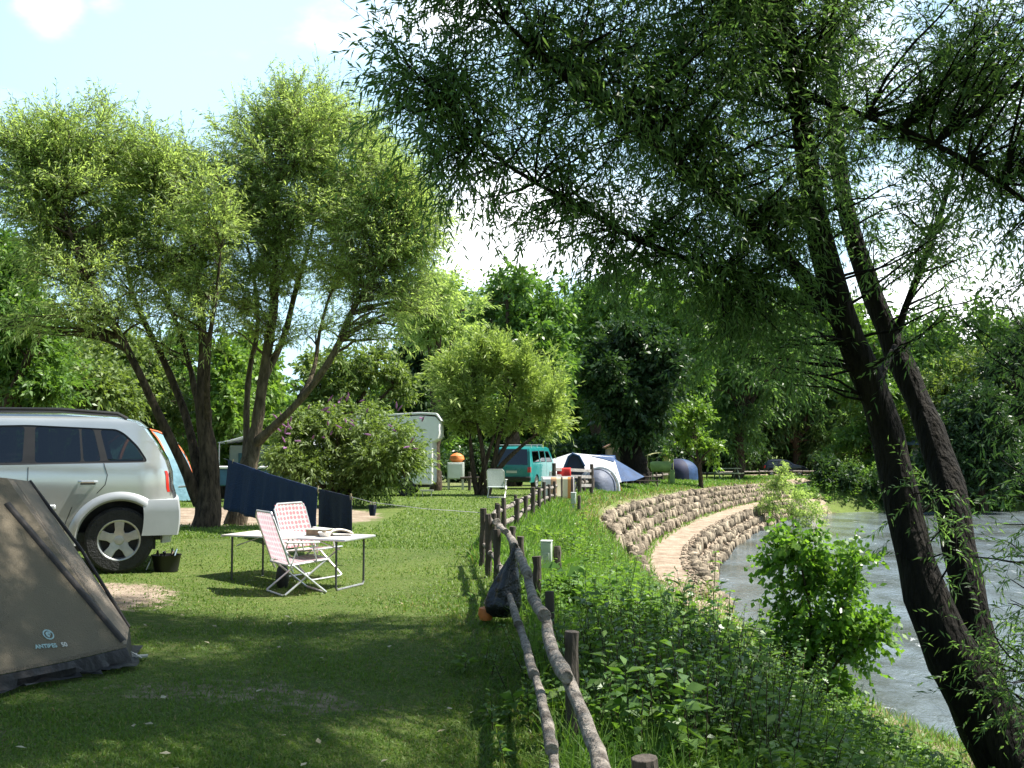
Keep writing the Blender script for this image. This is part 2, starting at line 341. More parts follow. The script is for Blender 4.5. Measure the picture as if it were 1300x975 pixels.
# water
m, nt, o = newmat('river_water'); b = N(nt, 'ShaderNodeBsdfPrincipled'); b.inputs['Roughness'].default_value = .07; b.inputs['IOR'].default_value = 1.33; b.inputs['Specular IOR Level'].default_value = .6
t = N(nt, 'ShaderNodeTexCoord'); mp = N(nt, 'ShaderNodeMapping'); mp.inputs['Scale'].default_value = (1.0, .55, 1); mp.inputs['Rotation'].default_value = (0, 0, R(-18)); lk(nt, t.outputs['Object'], mp.inputs[0])
def tw(scale, det, rough=.6, dist=0.):
    q = N(nt, 'ShaderNodeTexNoise', Scale=scale, Detail=float(det), Roughness=rough, Distortion=dist); lk(nt, mp.outputs[0], q.inputs['Vector']); return q.outputs['Fac']
h = N(nt, 'ShaderNodeMath', operation='ADD'); lk(nt, tw(1.7, 7, .62, .6), h.inputs[0]); h2 = N(nt, 'ShaderNodeMath', operation='MULTIPLY'); h2.inputs[1].default_value = .3; lk(nt, tw(7, 5, .6, .3), h2.inputs[0]); lk(nt, h2.outputs[0], h.inputs[1])
bp = N(nt, 'ShaderNodeBump', Strength=.9, Distance=.18); lk(nt, h.outputs[0], bp.inputs['Height']); lk(nt, bp.outputs[0], b.inputs['Normal'])
c0 = mixc(mr(tw(.35, 6), .38, .62), (.07, .08, .07), (.17, .21, .24))  # lighter bluish tone puts reflected sky into the water colour
foam = mr(tw(1.6, 9, .72, 1.0), .62, .72, 0, .75)
lk(nt, mixc(foam, c0, (.75, .78, .8)), b.inputs['Base Color']); lk(nt, mr(foam, 0, 1, .07, .6), b.inputs['Roughness']); lk(nt, b.outputs[0], o.inputs[0])
wx = axis([(-10, 60, 2.), (60, 420, 30)]); wy = axis([(-60, 90, 2.), (90, 120, 10)]); GX2, GY2 = np.meshgrid(wx, wy); i2 = np.arange(GX2.size).reshape(GX2.shape)
tag(mesh_np('river', np.stack([GX2.ravel(), GY2.ravel(), np.full(GX2.size, WATER)], -1), np.stack([i2[:-1, :-1], i2[:-1, 1:], i2[1:, 1:], i2[1:, :-1]], -1).reshape(-1, 4), m), kind='structure')

# far wooded hill
hx = np.linspace(-500, 700, 90); hd = np.linspace(0, 1, 12); V = []
for j, d in enumerate(hd):
    y = 330+d*260; V.append(np.stack([hx, np.full(90, y), (4+30*np.sin(d*math.pi/2))*(.75+.25*np.sin(hx*.011+1.0))+2.2*vnoise(hx*.12, hx*0+y*.1, 1.)-3], -1))
V = np.concatenate(V); i3 = np.arange(len(V)).reshape(12, 90)
M['hill'] = mat('hill_woods', (.055, .085, .06), .95, .35, .12, 1.0, .35, spec=.1, detail=9)
tag(mesh_np('hill', V, np.stack([i3[:-1, :-1], i3[:-1, 1:], i3[1:, 1:], i3[1:, :-1]], -1).reshape(-1, 4), M['hill'], smooth=True), kind='structure')

# ---------------------------------------------------------------- stone terraces
M['stone'] = mat('limestone', (.36, .30, .22), .9, .3, 2.2, .5, 14, col2=(.12, .095, .07), spec=.2)
def curve_at(dist, ymin, ymax, step):
    p = chaikin(WPTS, 1); T = norm(np.gradient(p, axis=0)); q = p+np.stack([-T[:, 1], T[:, 0]], -1)*dist
    k = (q[:, 1] > ymin-1.5) & (q[:, 1] < ymax+1.5); q = q[k]; s = np.concatenate([[0], np.cumsum(np.linalg.norm(np.diff(q, axis=0), axis=1))])
    a = np.interp(ymin, q[:, 1], s); e = np.interp(ymax, q[:, 1], s); u = [a]
    while u[-1] < e: u.append(u[-1]+random.uniform(*step))
    u = np.array(u); X = np.interp(u, s, q[:, 0]); Y = np.interp(u, s, q[:, 1]); return np.stack([X, Y], -1), norm(np.gradient(np.stack([X, Y], -1), axis=0))
ico = None
def stone_row(name, label, dist, z0f, z1f, ymin, ymax, lean=.12, size=(.10, .27), rough=.5):
    p, T = curve_at(dist, ymin, ymax, size); Vs = []; Fs = []; n = 0
    base = np.array([(a, b, c) for c in (-1, 0, 1) for b in (-1, 0, 1) for a in (-1, 0, 1)], float)
    ids = {tuple(v): i for i, v in enumerate(base.astype(int).tolist())}
    fc = []
    for ax in range(3):
        for sgn in (-1, 1):
            for u in (-1, 0):
                for v in (-1, 0):
                    qd = []
                    for du, dv in ((0, 0), (1, 0), (1, 1), (0, 1)):
                        c = [0, 0, 0]; c[ax] = sgn; c[(ax+1) % 3] = u+du; c[(ax+2) % 3] = v+dv; qd.append(ids[tuple(c)])
                    fc.append(qd if sgn > 0 else qd[::-1])
    fc = np.array(fc); rr = []
    for i in range(len(p)-1):
        if random.random() < .05: continue
        c = (p[i]+p[i+1])/2; L = np.linalg.norm(p[i+1]-p[i]); t = T[i]; nrm = np.array([t[1], -t[0]])
        z0, z1 = z0f(c[1]), z1f(c[1]); lf = .10*math.sin(c[1]*.9+dist*5)+.06*math.sin(c[1]*2.3+dist*3); hgt = (z1-z0)*random.lognormvariate(-.16, .2); dep = random.uniform(.12, .36)
        b = base.copy(); r = np.linalg.norm(b, axis=1, keepdims=True); b = b*(1-.06*(r > 1.2)-.06*(r > 1.6)); b += rng.normal(0, .15, b.shape)
        lx = b[:, 0]*L*.54*random.uniform(.8, 1.25); ly = b[:, 1]*dep*.5; lz = b[:, 2]*hgt*.52
        tl = random.uniform(-.4, .4); sl = -lean
        wx_ = lx+lz*tl; off = ly+lz*sl+random.uniform(-.07, .08)+lf*.4
        Vw = np.stack([c[0]+t[0]*wx_+nrm[0]*off, c[1]+t[1]*wx_+nrm[1]*off, (z0+z1)/2+lz+random.uniform(-.03, .03)], -1)
        Vs.append(Vw); Fs.append(fc+n); n += 27; rr += [random.random()]*len(fc)
    o = mesh_np(name, np.concatenate(Vs), np.concatenate(Fs), M['stone_l'], rnd=rr)
    return tag(o, label, 'stone wall', 'stepped dry stone walls of the river terrace')
m = M['stone'].copy(); m.name = 'limestone_courses'; nt = m.node_tree
bs = [n for n in nt.nodes if n.type == 'BSDF_PRINCIPLED'][0]; src = bs.inputs['Base Color'].links[0].from_socket
at = N(nt, 'ShaderNodeAttribute', attribute_name='rnd'); q = N(nt, 'ShaderNodeMapRange'); lk(nt, at.outputs['Fac'], q.inputs[0]); q.inputs[3].default_value = .38; q.inputs[4].default_value = 1.35
mu = N(nt, 'ShaderNodeVectorMath', operation='SCALE'); lk(nt, src, mu.inputs[0]); lk(nt, q.outputs[0], mu.inputs['Scale']); lk(nt, mu.outputs[0], bs.inputs['Base Color']); M['stone_l'] = m
zc = lambda v: (lambda y: v)
ztop = lambda y: float(np.interp(y, [29, 51, 78], [-.72, -.92, -1.2])); zpath = WATER+1.02
zl = lambda f: (lambda y: zpath+(ztop(y)-zpath)*f)
stone_row('stone_wall', 'lowest stone course standing in the river at the foot of the path', .02, zc(WATER-.15), zc(WATER+.30), 29.5, 70, .1, (.14, .34))
stone_row('stone_wall', 'second stone course up from the river water below the path', .33, zc(WATER+.25), zc(WATER+.64), 29, 70)
stone_row('stone_wall', 'third stone course up from the water edging the dirt path', .66, zc(WATER+.6), zc(WATER+1.06), 28.5, 71, .1, (.1, .25))
stone_row('stone_wall', 'pale lowest stone course on the inner side of the dirt path', 2.50, zl(-.05), zl(.3), 27.5, 73, .16)
stone_row('stone_wall', 'second stone course above the path with weeds on its ledge', 2.84, zl(.2), zl(.58), 27.5, 74, .16)
stone_row('stone_wall', 'third stone course above the path below the top course', 3.16, zl(.5), zl(.83), 28, 75, .16)
stone_row('stone_wall', 'top stone course of the terrace along the bright grass', 3.50, zl(.75), zl(1.03), 29, 77, .12, (.1, .25))

# ---------------------------------------------------------------- trees
def limb_nodes(pts, rads, step=.25):
    p = np.array([list(q) for q in pts], float); k = len(p)
    pr = chaikin(np.concatenate([p, np.array(rads, float)[:, None]], 1), 2)
    s = np.concatenate([[0], np.cumsum(np.linalg.norm(np.diff(pr[:, :3], axis=0), axis=1))]); n = max(4, int(s[-1]/step)); u = np.linspace(0, s[-1], n)
    o = np.stack([np.interp(u, s, pr[:, i]) for i in range(4)], -1); return o
def tree(name, label, limbs, clusters, leaf, bark, L=.08, W=.016, twigL=.5, per_twig=16, spread=.8, droop=.35, upb=.2, group=None, twig_r=.003, brush=.012, cat='tree', lsplay=.7, trunk_name='trunk', gap=0.0, extra=None, wob=.06, rseed=None, twigmat=None):
    """limbs: list of (points, radii); clusters: list of (centre, (rx,ry,rz), n_branches, twigs_per_branch)"""
    global rng
    if rseed is not None: rng = np.random.default_rng(rseed)
    root_p = np.array(limbs[0][0][0]); rt = thing(name, tuple(root_p), label, cat, group=group); t0 = root_p
    LN = [limb_nodes(p, r) for p, r in limbs]
    tr = Cat()
    for ln in LN:
        q = ln.copy(); amp = q[:, 3]*.22; ph = rng.uniform(0, 6, 3); s = np.arange(len(q))*.55
        q[:, 0] += amp*np.sin(s+ph[0]); q[:, 1] += amp*np.sin(s*1.2+ph[1])
        V, Fq = tubes_np(q[None, :, :3], q[None, :, 3], 14)
        rn = np.array([mnoise.noise(Vector(v)*4) for v in V]); V = V+norm(V-np.repeat(q[:, :3], 14, 0))*(rn*np.repeat(q[:, 3], 14)*.28)[:, None]
        tr.add(V-t0, Fq)
    nodes = np.concatenate([l[max(1, len(l)//5):] for l in LN])
    BP = []; BR = []; TS = []; TD = []; TL = []
    for c, rad, nb, nt_ in clusters:
        c = np.array(c, float); rad = np.array(rad, float)
        d = norm(rng.normal(size=(nb, 3))); rr_ = rng.uniform(.25, 1, (nb, 1))**.45; e = c+d*rr_*rad
        for ei in e:
            dn = np.linalg.norm(nodes[:, :3]-ei, axis=1)+np.maximum(nodes[:, 2]-ei[2], -.2)*.8+.3*rng.random(len(nodes))
            j = int(np.argmin(dn)); s = nodes[j, :3]; ln = np.linalg.norm(ei-s)
            k = 7; u = np.linspace(0, 1, k)[:, None]; midoff = rng.normal(size=3)*ln*wob*2+np.array([0, 0, ln*.12*upb*3])
            path_ = s*(1-u)+ei*u+4*u*(1-u)*midoff*.5; path_[1:-1] += rng.normal(size=(k-2, 3))*ln*.012
            BP.append(path_); r0 = min(nodes[j, 3]*.6, brush*(.6+ln*.7)); BR.append(np.linspace(r0, .003, k))
            tt = rng.uniform(.25 if ln > .8 else 0, 1.0, nt_)**.7; fi = tt*(k-1); i0 = np.minimum(fi.astype(int), k-2); fr = (fi-i0)[:, None]
            st = path_[i0]*(1-fr)+path_[i0+1]*fr; bd = norm((ei-s)[None])
            TS.append(st); TD.append(bd*.55+rng.normal(size=(nt_, 3))*spread+np.array([0, 0, upb])); TL.append(twigL*rng.uniform(.5, 1.25, nt_))
    V, Fq = tubes_np(np.array(BP), np.array(BR), 5); tr.add(V-t0, Fq)
    tr.build(trunk_name, M[bark], rt, True)
    TS = np.concatenate(TS); TD = norm(np.concatenate(TD)); TL = np.concatenate(TL); n = len(TS); cr = Cat()
    if gap > .01: # drop twigs in noise pockets: holes in the crown
        g = np.array([mnoise.noise(Vector(p)*(1.0/gap)) for p in TS]); k = g > -.22+.12*rng.random(n); TS, TD, TL = TS[k], TD[k], TL[k]; n = len(TS)
    u = np.linspace(0, 1, 4)[None, :, None]
    dz = np.array([0, 0, -1.])[None, None, :]
    pth = TS[:, None, :]+TD[:, None, :]*TL[:, None, None]*u+dz*(droop*TL)[:, None, None]*u**2
    if twig_r:
        V, Fq = tubes_np(pth, np.repeat(np.linspace(twig_r, twig_r*.4, 4)[None], n, 0), 3); cr.add(V-t0, Fq, m=1)
    m_ = per_twig; tt = (np.arange(m_)[None]+rng.random((n, m_))*.8)/m_*.95+.05
    base = TS[:, None, :]+TD[:, None, :]*(TL[:, None]*tt)[:, :, None]+dz*((droop*TL)[:, None]*tt**2)[:, :, None]
    tan = norm(TD[:, None, :]+dz*(2*droop*tt)[:, :, None]); sd = rng.normal(size=(n, m_, 3)); sd = norm(np.cross(tan, sd))
    ld = norm(tan+sd*lsplay+np.array([0, 0, -.25]))
    base = base.reshape(-1, 3); ld = ld.reshape(-1, 3); NL = len(base)
    Ls = L*rng.uniform(.6, 1.25, NL); Ws = W*rng.uniform(.75, 1.2, NL)
    V, Fq = leaves_np(base, ld, Ls, Ws); tw_r = np.repeat(rng.normal(.5, .22, n), m_)
    cr.add(V-t0, Fq, np.clip(tw_r+rng.normal(0, .15, NL), 0, 1))
    cr.build('crown', [M[leaf], M[twigmat or bark]], rt)
    return rt
def PX(l): return [P(*q) for q in l]
def CL(px, py, Y, rx, rz, ry, nb, nt_): # ellipsoid given in pixels at depth Y; ry in metres
    c = P(px, py, Y); s = Y/FPX; return (c, (rx*s, ry, rz*s), nb, nt_)
def ground_pt(px, Y): x = (px-650)/FPX*Y/ (CP) ; return Vector((x, Y, hz(x, Y)))

# big leaning willow on the bank, right
b0 = P(1330, 1060, 7.6)
A = PX([(1345, 1090, 7.7), (1290, 985, 7.75), (1235, 880, 7.8), (1185, 775, 7.9), (1150, 665, 8.0), (1128, 560, 8.1), (1090, 460, 8.1), (1062, 380, 8.0), (1043, 300, 7.9), (1025, 200, 7.7), (1005, 90, 7.5), (985, -40, 7.3), (950, -220, 7.2), (900, -420, 7.2)])
B = PX([(1255, 905, 7.85), (1243, 820, 8.0), (1228, 720, 8.2), (1203, 610, 8.5), (1165, 515, 8.8), (1130, 430, 9.0), (1100, 350, 9.1), (1075, 270, 9.2), (1060, 180, 9.2), (1050, 60, 9.2), (1060, -120, 9.3), (1090, -340, 9.4)])
LIMBS = [(A, [.46, .36, .28, .215, .19, .165, .155, .145, .12, .105, .09, .075, .05, .02]),
 (B, [.2, .19, .185, .165, .15, .135, .12, .11, .09, .075, .05, .02]),
 (PX([(1045, 385, 8.0), (985, 312, 7.6), (900, 237, 7.1), (835, 187, 6.7), (727, 108, 6.2), (673, 61, 5.9), (600, -15, 5.6)]), [.10, .065, .045, .035, .025, .018, .008]),
 (PX([(1040, 392, 8.0), (980, 365, 7.8), (900, 341, 7.4), (799, 301, 6.9), (745, 266, 6.6), (673, 230, 6.2), (612, 187, 5.9), (575, 130, 5.7)]), [.08, .042, .034, .027, .022, .017, .012, .005]),
 (PX([(1135, 432, 9.0), (1150, 385, 8.9), (1172, 335, 8.8), (1195, 270, 8.7), (1212, 215, 8.6), (1225, 120, 8.4)]), [.05, .04, .035, .03, .022, .01]),
 (PX([(1013, 115, 7.6), (1076, 140, 7.5), (1146, 164, 7.3), (1234, 206, 7.0), (1310, 262, 6.8), (1400, 330, 6.6)]), [.04, .03, .026, .025, .02, .012]),
 (PX([(1000, 60, 7.4), (900, -30, 6.8), (780, -120, 6.2), (640, -190, 5.6), (520, -230, 5.3)]), [.06, .045, .035, .02, .008]),
 (PX([(980, -60, 7.3), (860, -190, 6.4), (700, -330, 5.5), (560, -420, 4.9)]), [.06, .04, .03, .01]),
 (PX([(1055, -60, 9.2), (1140, -180, 8.8), (1260, -260, 8.2)]), [.05, .04, .015]),
 (PX([(1108, 500, 8.15), (1122, 465, 8.4), (1135, 440, 8.8)]), [.05, .035, .03]),
 (PX([(1060, -90, 9.3), (960, -260, 9.6), (800, -380, 9.8)]), [.05, .04, .015]),
 (PX([(1055, -60, 9.2), (980, -90, 9.0), (860, -120, 9.0), (720, -160, 9.0), (600, -220, 8.8)]), [.07, .05, .04, .03, .012]),
 (PX([(1310, 985, 7.7), (1345, 840, 7.2), (1365, 640, 6.9), (1350, 520, 6.8)]), [.04, .03, .022, .01])]
CLU = [CL(540, 70, 5.7, 65, 80, .5, 20, 8), CL(560, 190, 5.8, 45, 70, .4, 10, 6), CL(640, 120, 6.0, 80, 90, .6, 20, 8), CL(620, 240, 6.1, 45, 35, .4, 3, 4), CL(680, 260, 6.5, 40, 30, .4, 3, 4), CL(560, 270, 6.0, 25, 30, .3, 3, 4), CL(490, 30, 5.6, 25, 40, .3, 3, 4), CL(500, 150, 5.7, 20, 40, .3, 3, 4), CL(640, 0, 5.8, 110, 60, .6, 22, 8),
 CL(740, 170, 6.4, 90, 80, .7, 26, 10), CL(760, 40, 6.4, 100, 80, .8, 38, 10), CL(800, 300, 7.0, 90, 55, .6, 23, 8), CL(880, 120, 7.0, 90, 110, .9, 60, 11), CL(900, 250, 7.3, 70, 70, .8, 34, 9), CL(900, 0, 7.0, 120, 70, 1., 52, 10),
 CL(950, 340, 7.6, 75, 60, .7, 31, 8), CL(1000, 440, 7.9, 50, 50, .5, 13, 6), CL(1000, 200, 7.6, 80, 100, 1., 55, 10), CL(1000, 50, 7.6, 110, 80, 1., 55, 11), CL(1110, 60, 8.4, 90, 90, 1., 28, 10), CL(1110, 230, 8.6, 80, 90, .9, 22, 8),
 CL(1210, 100, 8.0, 80, 90, .9, 17, 9), CL(1260, 30, 7.6, 80, 80, .9, 19, 10), CL(1230, 260, 7.6, 75, 70, .8, 13, 8), CL(1290, 170, 7.2, 60, 90, .8, 25, 11), CL(1160, 130, 7.6, 90, 70, .7, 22, 10), CL(1270, 60, 7.0, 60, 60, .6, 13, 9), CL(970, 400, 7.7, 45, 45, .5, 18, 8), CL(1190, 340, 8.4, 60, 40, .5, 6, 5), CL(1290, 330, 6.9, 60, 50, .6, 11, 7), CL(1130, 600, 8.3, 40, 70, .5, 3, 4), CL(1290, 560, 6.9, 50, 110, .5, 10, 5), CL(1265, 740, 7.2, 60, 100, .5, 13, 5), CL(590, 240, 6.0, 50, 50, .4, 5, 9), CL(680, 290, 6.6, 50, 35, .4, 5, 8), CL(740, 340, 7.2, 55, 25, .5, 4, 8), CL(530, 130, 5.7, 50, 70, .4, 9, 10), CL(1180, 280, 8.2, 60, 60, .6, 15, 9), CL(1250, 420, 7.2, 60, 70, .5, 10, 9), CL(1180, 640, 8.0, 40, 80, .4, 4, 7), CL(1285, 860, 7.2, 40, 80, .4, 9, 9), CL(840, 330, 7.4, 70, 45, .6, 15, 10), CL(930, 420, 7.8, 60, 45, .5, 10, 9),
 # unseen crown outside the frame, shaped to shade the lawn and slope
 ((5.2, 7.5, 6.2), (1.2, 1.2, 1.0), 40, 28), ((6.6, 6.4, 5.6), (1.3, 1.3, 1.2), 40, 28), ((5.6, 5, 5.2), (1.2, 1.2, 1.0), 34, 26), 
 ((2.0, 4.6, 6.0), (1.5, 1.0, .8), 34, 30), ((4.2, 5.2, 6.4), (1.5, 1.1, .9), 30, 28), ((.2, 5.0, 6.4), (1.4, 1.0, .8), 30, 30), ((1.0, 7.4, 7.0), (1.6, .9, .8), 30, 30), ((3.0, 7.6, 7.4), (1.5, 1.0, .9), 26, 28), ((-1.4, 6.4, 7.0), (1.3, .9, .8), 22, 28), CL(720, -120, 9.6, 110, 50, .8, 26, 26), CL(880, -100, 9.0, 120, 60, .8, 22, 26), CL(500, -300, 9.0, 130, 90, 1.2, 36, 28), CL(640, -330, 7.6, 170, 110, 1.3, 46, 28), CL(820, -260, 8.6, 170, 110, 1.3, 44, 28), CL(480, -420, 7.5, 140, 110, 1.2, 34, 26),
 CL(620, -220, 5.4, 160, 130, .9, 40, 22), CL(800, -200, 6.4, 160, 140, 1.1, 46, 22), CL(980, -160, 7.2, 150, 120, 1.2, 40, 22), CL(1150, -180, 8.6, 150, 130, 1.2, 30, 22), CL(700, -400, 5.6, 160, 110, 1.0, 34, 20), CL(950, -380, 8.0, 180, 120, 1.5, 36, 22), CL(1200, -330, 9.0, 160, 120, 1.4, 30, 20), CL(830, -500, 9.0, 200, 100, 1.5, 30, 20)]
LIMBS = [(p, [q*(.77 if i < 2 else .8) for q in r]) for i, (p, r) in enumerate(LIMBS)]
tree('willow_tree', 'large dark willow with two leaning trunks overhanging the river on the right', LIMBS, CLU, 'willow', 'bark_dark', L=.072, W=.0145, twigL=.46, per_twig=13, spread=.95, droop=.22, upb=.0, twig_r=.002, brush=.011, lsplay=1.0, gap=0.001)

# unseen willow added behind the camera to block sky light over the lawn
g = Vector((3.6, -2.5, hz(3.6, -2.5)-.1))
tree('willow_tree', 'unseen willow added behind the viewpoint to darken the near lawn', [([g, g+Vector((-.3, .1, 2)), g+Vector((-1, .3, 4)), g+Vector((-1.6, .6, 7))], [.32, .25, .2, .06]), ([g+Vector((-.3, .1, 2)), g+Vector((-2, .8, 4.2)), g+Vector((-4.4, 1.4, 5.6)), g+Vector((-6.5, 1.6, 6.2))], [.18, .13, .08, .03]), ([g+Vector((-.3, .1, 2)), g+Vector((1, 1.0, 4.5)), g+Vector((2, 2, 6.5))], [.16, .1, .04])],
 [((0, 0, 6.2), (2.6, .9, 2.4), 70, 28), ((-3.2, -.2, 6.4), (2.2, .9, 2.4), 60, 28), ((3.5, -1, 6.2), (2.4, 1.2, 2.8), 50, 26), ((1, -3, 5.6), (3, 1.3, 2.4), 50, 26), ((-5.2, -1.0, 6.0), (1.6, .9, 2.2), 30, 26), ((4.6, 1.2, 5.4), (1.6, .9, 1.8), 30, 26)], 'willow', 'bark_dark', L=.09, W=.02, twigL=.45, per_twig=11, spread=.9, droop=.2, upb=0, twig_r=0, brush=.012)
# two pollarded willows, left
Y1 = 18.2
T1 = [(PX([(262, 690, Y1), (263, 655, Y1), (262, 620, Y1), (262, 560, Y1), (258, 470, Y1), (255, 400, Y1), (246, 330, Y1), (240, 270, Y1)]), [.52, .40, .36, .28, .2, .16, .11, .05]),
 (PX([(252, 640, Y1), (235, 590, Y1-.2), (205, 535, Y1-.5), (172, 465, Y1-.8), (142, 405, Y1-1), (118, 365, Y1-1.1), (95, 320, Y1-1.2), (80, 260, Y1-1.2)]), [.27, .2, .17, .15, .14, .12, .08, .03]),
 (PX([(257, 620, Y1), (245, 560, Y1+.3), (222, 490, Y1+.6), (196, 430, Y1+.8), (170, 385, Y1+.9), (160, 340, Y1+1), (150, 270, Y1+1)]), [.24, .18, .15, .13, .12, .08, .03]),
 (PX([(262, 560, Y1), (245, 480, Y1+.4), (228, 420, Y1+.6), (210, 380, Y1+.8), (200, 320, Y1+.9)]), [.18, .13, .1, .09, .03]),
 (PX([(262, 540, Y1), (262, 450, Y1-.6), (275, 380, Y1-.9), (280, 320, Y1-1)]), [.16, .12, .08, .03])]
C1 = [CL(60, 190, 17.2, 52, 48, 1.0, 27, 26), CL(125, 175, 17.6, 58, 45, 1.2, 33, 27), CL(30, 270, 17, 50, 65, 1.1, 25, 26), CL(100, 275, 17.6, 70, 70, 1.4, 37, 27), CL(185, 240, 18.5, 55, 60, 1.3, 31, 27), CL(240, 235, 18.5, 45, 50, 1.2, 25, 26), CL(215, 310, 18.4, 70, 50, 1.4, 31, 26), CL(150, 340, 18.0, 60, 45, 1.2, 18, 21), CL(60, 350, 17.2, 50, 40, 1.1, 16, 21), CL(265, 330, 18.0, 40, 60, 1.2, 21, 22), CL(275, 270, 17.5, 30, 50, 1., 14, 22), CL(10, 200, 17, 30, 50, .8, 14, 22), CL(180, 190, 17.8, 35, 30, 1., 14, 22), CL(120, 400, 17.2, 40, 25, .9, 7, 15), CL(230, 385, 18.4, 45, 25, 1., 8, 16), CL(140, 400, 17.4, 70, 35, 1.3, 12, 16), CL(40, 400, 17, 40, 40, 1., 8, 16), CL(250, 400, 17.8, 45, 40, 1., 10, 16), CL(210, 440, 18.4, 40, 30, .8, 5, 12)]
T1 = [(p, [r*(.56 if (n_ == 0 and k_ < 4) else .43) for k_, r in enumerate(q)]) for n_, (p, q) in enumerate(T1)]
tree('willow_tree', 'pollarded willow with many brown stems behind the silver car', T1, C1, 'willow_light', 'bark', L=.105, W=.02, twigL=.66, per_twig=15, spread=.6, droop=.12, upb=.42, twig_r=.004, brush=.02, gap=0.001)
Y2 = 19
T2 = [(PX([(303, 680, Y2), (306, 640, Y2), (313, 590, Y2), (325, 540, Y2), (338, 470, Y2), (346, 400, Y2), (350, 330, Y2), (352, 270, Y2), (355, 200, Y2)]), [.36, .29, .27, .22, .19, .17, .12, .08, .03]),
 (PX([(318, 570, Y2), (345, 545, Y2-.2), (375, 515, Y2-.5), (405, 478, Y2-.8), (428, 442, Y2-1), (440, 412, Y2-1), (455, 380, Y2-1), (490, 330, Y2-1), (510, 270, Y2-.9)]), [.2, .15, .13, .12, .12, .13, .08, .05, .02]),
 (PX([(312, 590, Y2), (312, 520, Y2+.3), (318, 460, Y2+.5), (330, 420, Y2+.6), (322, 350, Y2+.6), (310, 290, Y2+.6)]), [.17, .12, .1, .09, .06, .02]),
 (PX([(335, 480, Y2), (360, 430, Y2+.5), (376, 370, Y2+.8), (395, 300, Y2+1), (410, 220, Y2+1)]), [.15, .12, .1, .06, .02]),
 (PX([(380, 505, Y2-.5), (400, 470, Y2+.2), (405, 420, Y2+.4), (430, 340, Y2+.6), (450, 260, Y2+.8)]), [.1, .08, .07, .05, .02])]
C2 = [CL(390, 145, 19.5, 52, 40, 1.2, 27, 26), CL(330, 190, 19.4, 55, 60, 1.3, 31, 27), CL(430, 190, 19, 60, 55, 1.4, 35, 27), CL(480, 240, 18.4, 58, 50, 1.3, 33, 27), CL(370, 250, 19.2, 70, 65, 1.5, 39, 27), CL(440, 290, 18.6, 75, 60, 1.5, 37, 27), CL(510, 300, 18.2, 48, 45, 1.1, 27, 26), CL(330, 300, 19.4, 45, 60, 1.2, 23, 26), CL(530, 340, 18.2, 32, 45, .9, 14, 21), CL(480, 350, 18.2, 55, 35, 1.1, 21, 22), CL(385, 345, 19.2, 60, 40, 1.3, 21, 22), CL(530, 400, 18.4, 36, 30, .8, 8, 16), CL(310, 370, 19.4, 30, 40, 1., 10, 20), CL(360, 110, 19.5, 30, 20, .8, 6, 15), CL(300, 240, 19, 35, 50, 1., 16, 22), CL(410, 110, 19.5, 30, 15, .8, 7, 15), CL(520, 240, 18.4, 32, 35, .9, 14, 21), CL(545, 290, 18.2, 25, 35, .8, 12, 20), CL(470, 180, 18.6, 35, 35, 1., 16, 22), CL(360, 400, 18.8, 60, 40, 1.2, 12, 16), CL(310, 410, 19, 35, 35, 1., 6, 14), CL(500, 400, 18.2, 45, 35, 1., 12, 16), CL(420, 430, 18, 40, 25, .8, 5, 12)]
T2 = [(p, [r*(.66 if (n_ == 0 and k_ < 3) else .5) for k_, r in enumerate(q)]) for n_, (p, q) in enumerate(T2)]
tree('willow_tree', 'pollarded willow behind the dark blue towels with a curved right branch', T2, C2, 'willow_light', 'bark_pale', L=.105, W=.02, twigL=.66, per_twig=15, spread=.6, droop=.12, upb=.42, twig_r=.004, brush=.02, gap=0.001)

# middle and far trees
def simple_tree(name, label, px, Y, tops, leaf, bark='bark', r=.2, L=.3, W=.13, twigL=.8, per=9, nb=10, ntw=16, upb=.25, droop=.15, group=None, stems=1, gap=1.6, splay=.9, spread=.8, base_px=None, cat='tree'):
    """tops: pixel ellipses (px, py, rx, rz) at depth Y"""
    g = ground_pt(px, Y); g.z -= .1; s = Y/FPX; limbs = []
    for i in range(stems):
        o = Vector((random.uniform(-.3, .3)*(stems > 1), random.uniform(-.2, .2)*(stems > 1), 0)); tp = tops[i % len(tops)]; e = P(tp[0]+random.uniform(-.3, .3)*tp[2], tp[1], Y+random.uniform(-.5, .5))
        a = g+o; limbs.append(([a, a.lerp(e, .3)+Vector((random.uniform(-.15, .15), 0, .1*(e-a).length)), a.lerp(e, .65)+Vector((0, 0, .05*(e-a).length)), e], [r*1.3, r, r*.6, r*.2]))
    if stems == 1:
        for tp in tops[1:]:
            m0 = limbs[0][0][0].lerp(limbs[0][0][2], .55); e = P(tp[0], tp[1], Y+random.uniform(-1, 1)); limbs.append(([m0, m0.lerp(e, .5)+Vector((0, 0, .3)), e], [r*.6, r*.4, r*.12]))
    cl = [(P(a, b, Y+random.uniform(-.6, .6)), (rx*s, (rx+rz)*.5*s, rz*s), max(4, int(nb*(rx*rz)**.5/40)), ntw) for a, b, rx, rz in tops]
    return tree(name, label, limbs, cl, leaf, bark, L, W, twigL, per, spread, droop, upb, group, twig_r=0, brush=.02, lsplay=splay, gap=gap, cat=cat)
ST = simple_tree
g_far = 'trees beyond the camp site'
ST('shrub', 'rounded yellow-green willow shrub beside the teal van', 612, 37, [(600, 490, 42, 40), (650, 480, 55, 40), (690, 505, 36, 38), (640, 530, 75, 32), (585, 520, 30, 38), (700, 535, 22, 22), (570, 500, 26, 40), (640, 460, 50, 22), (610, 455, 40, 20), (680, 470, 30, 26)], 'willow_yellow', 'bark', .09, .22, .05, .9, 12, 26, 26, .6, .05, stems=6, gap=.7, splay=.45, spread=.4, cat='shrub')
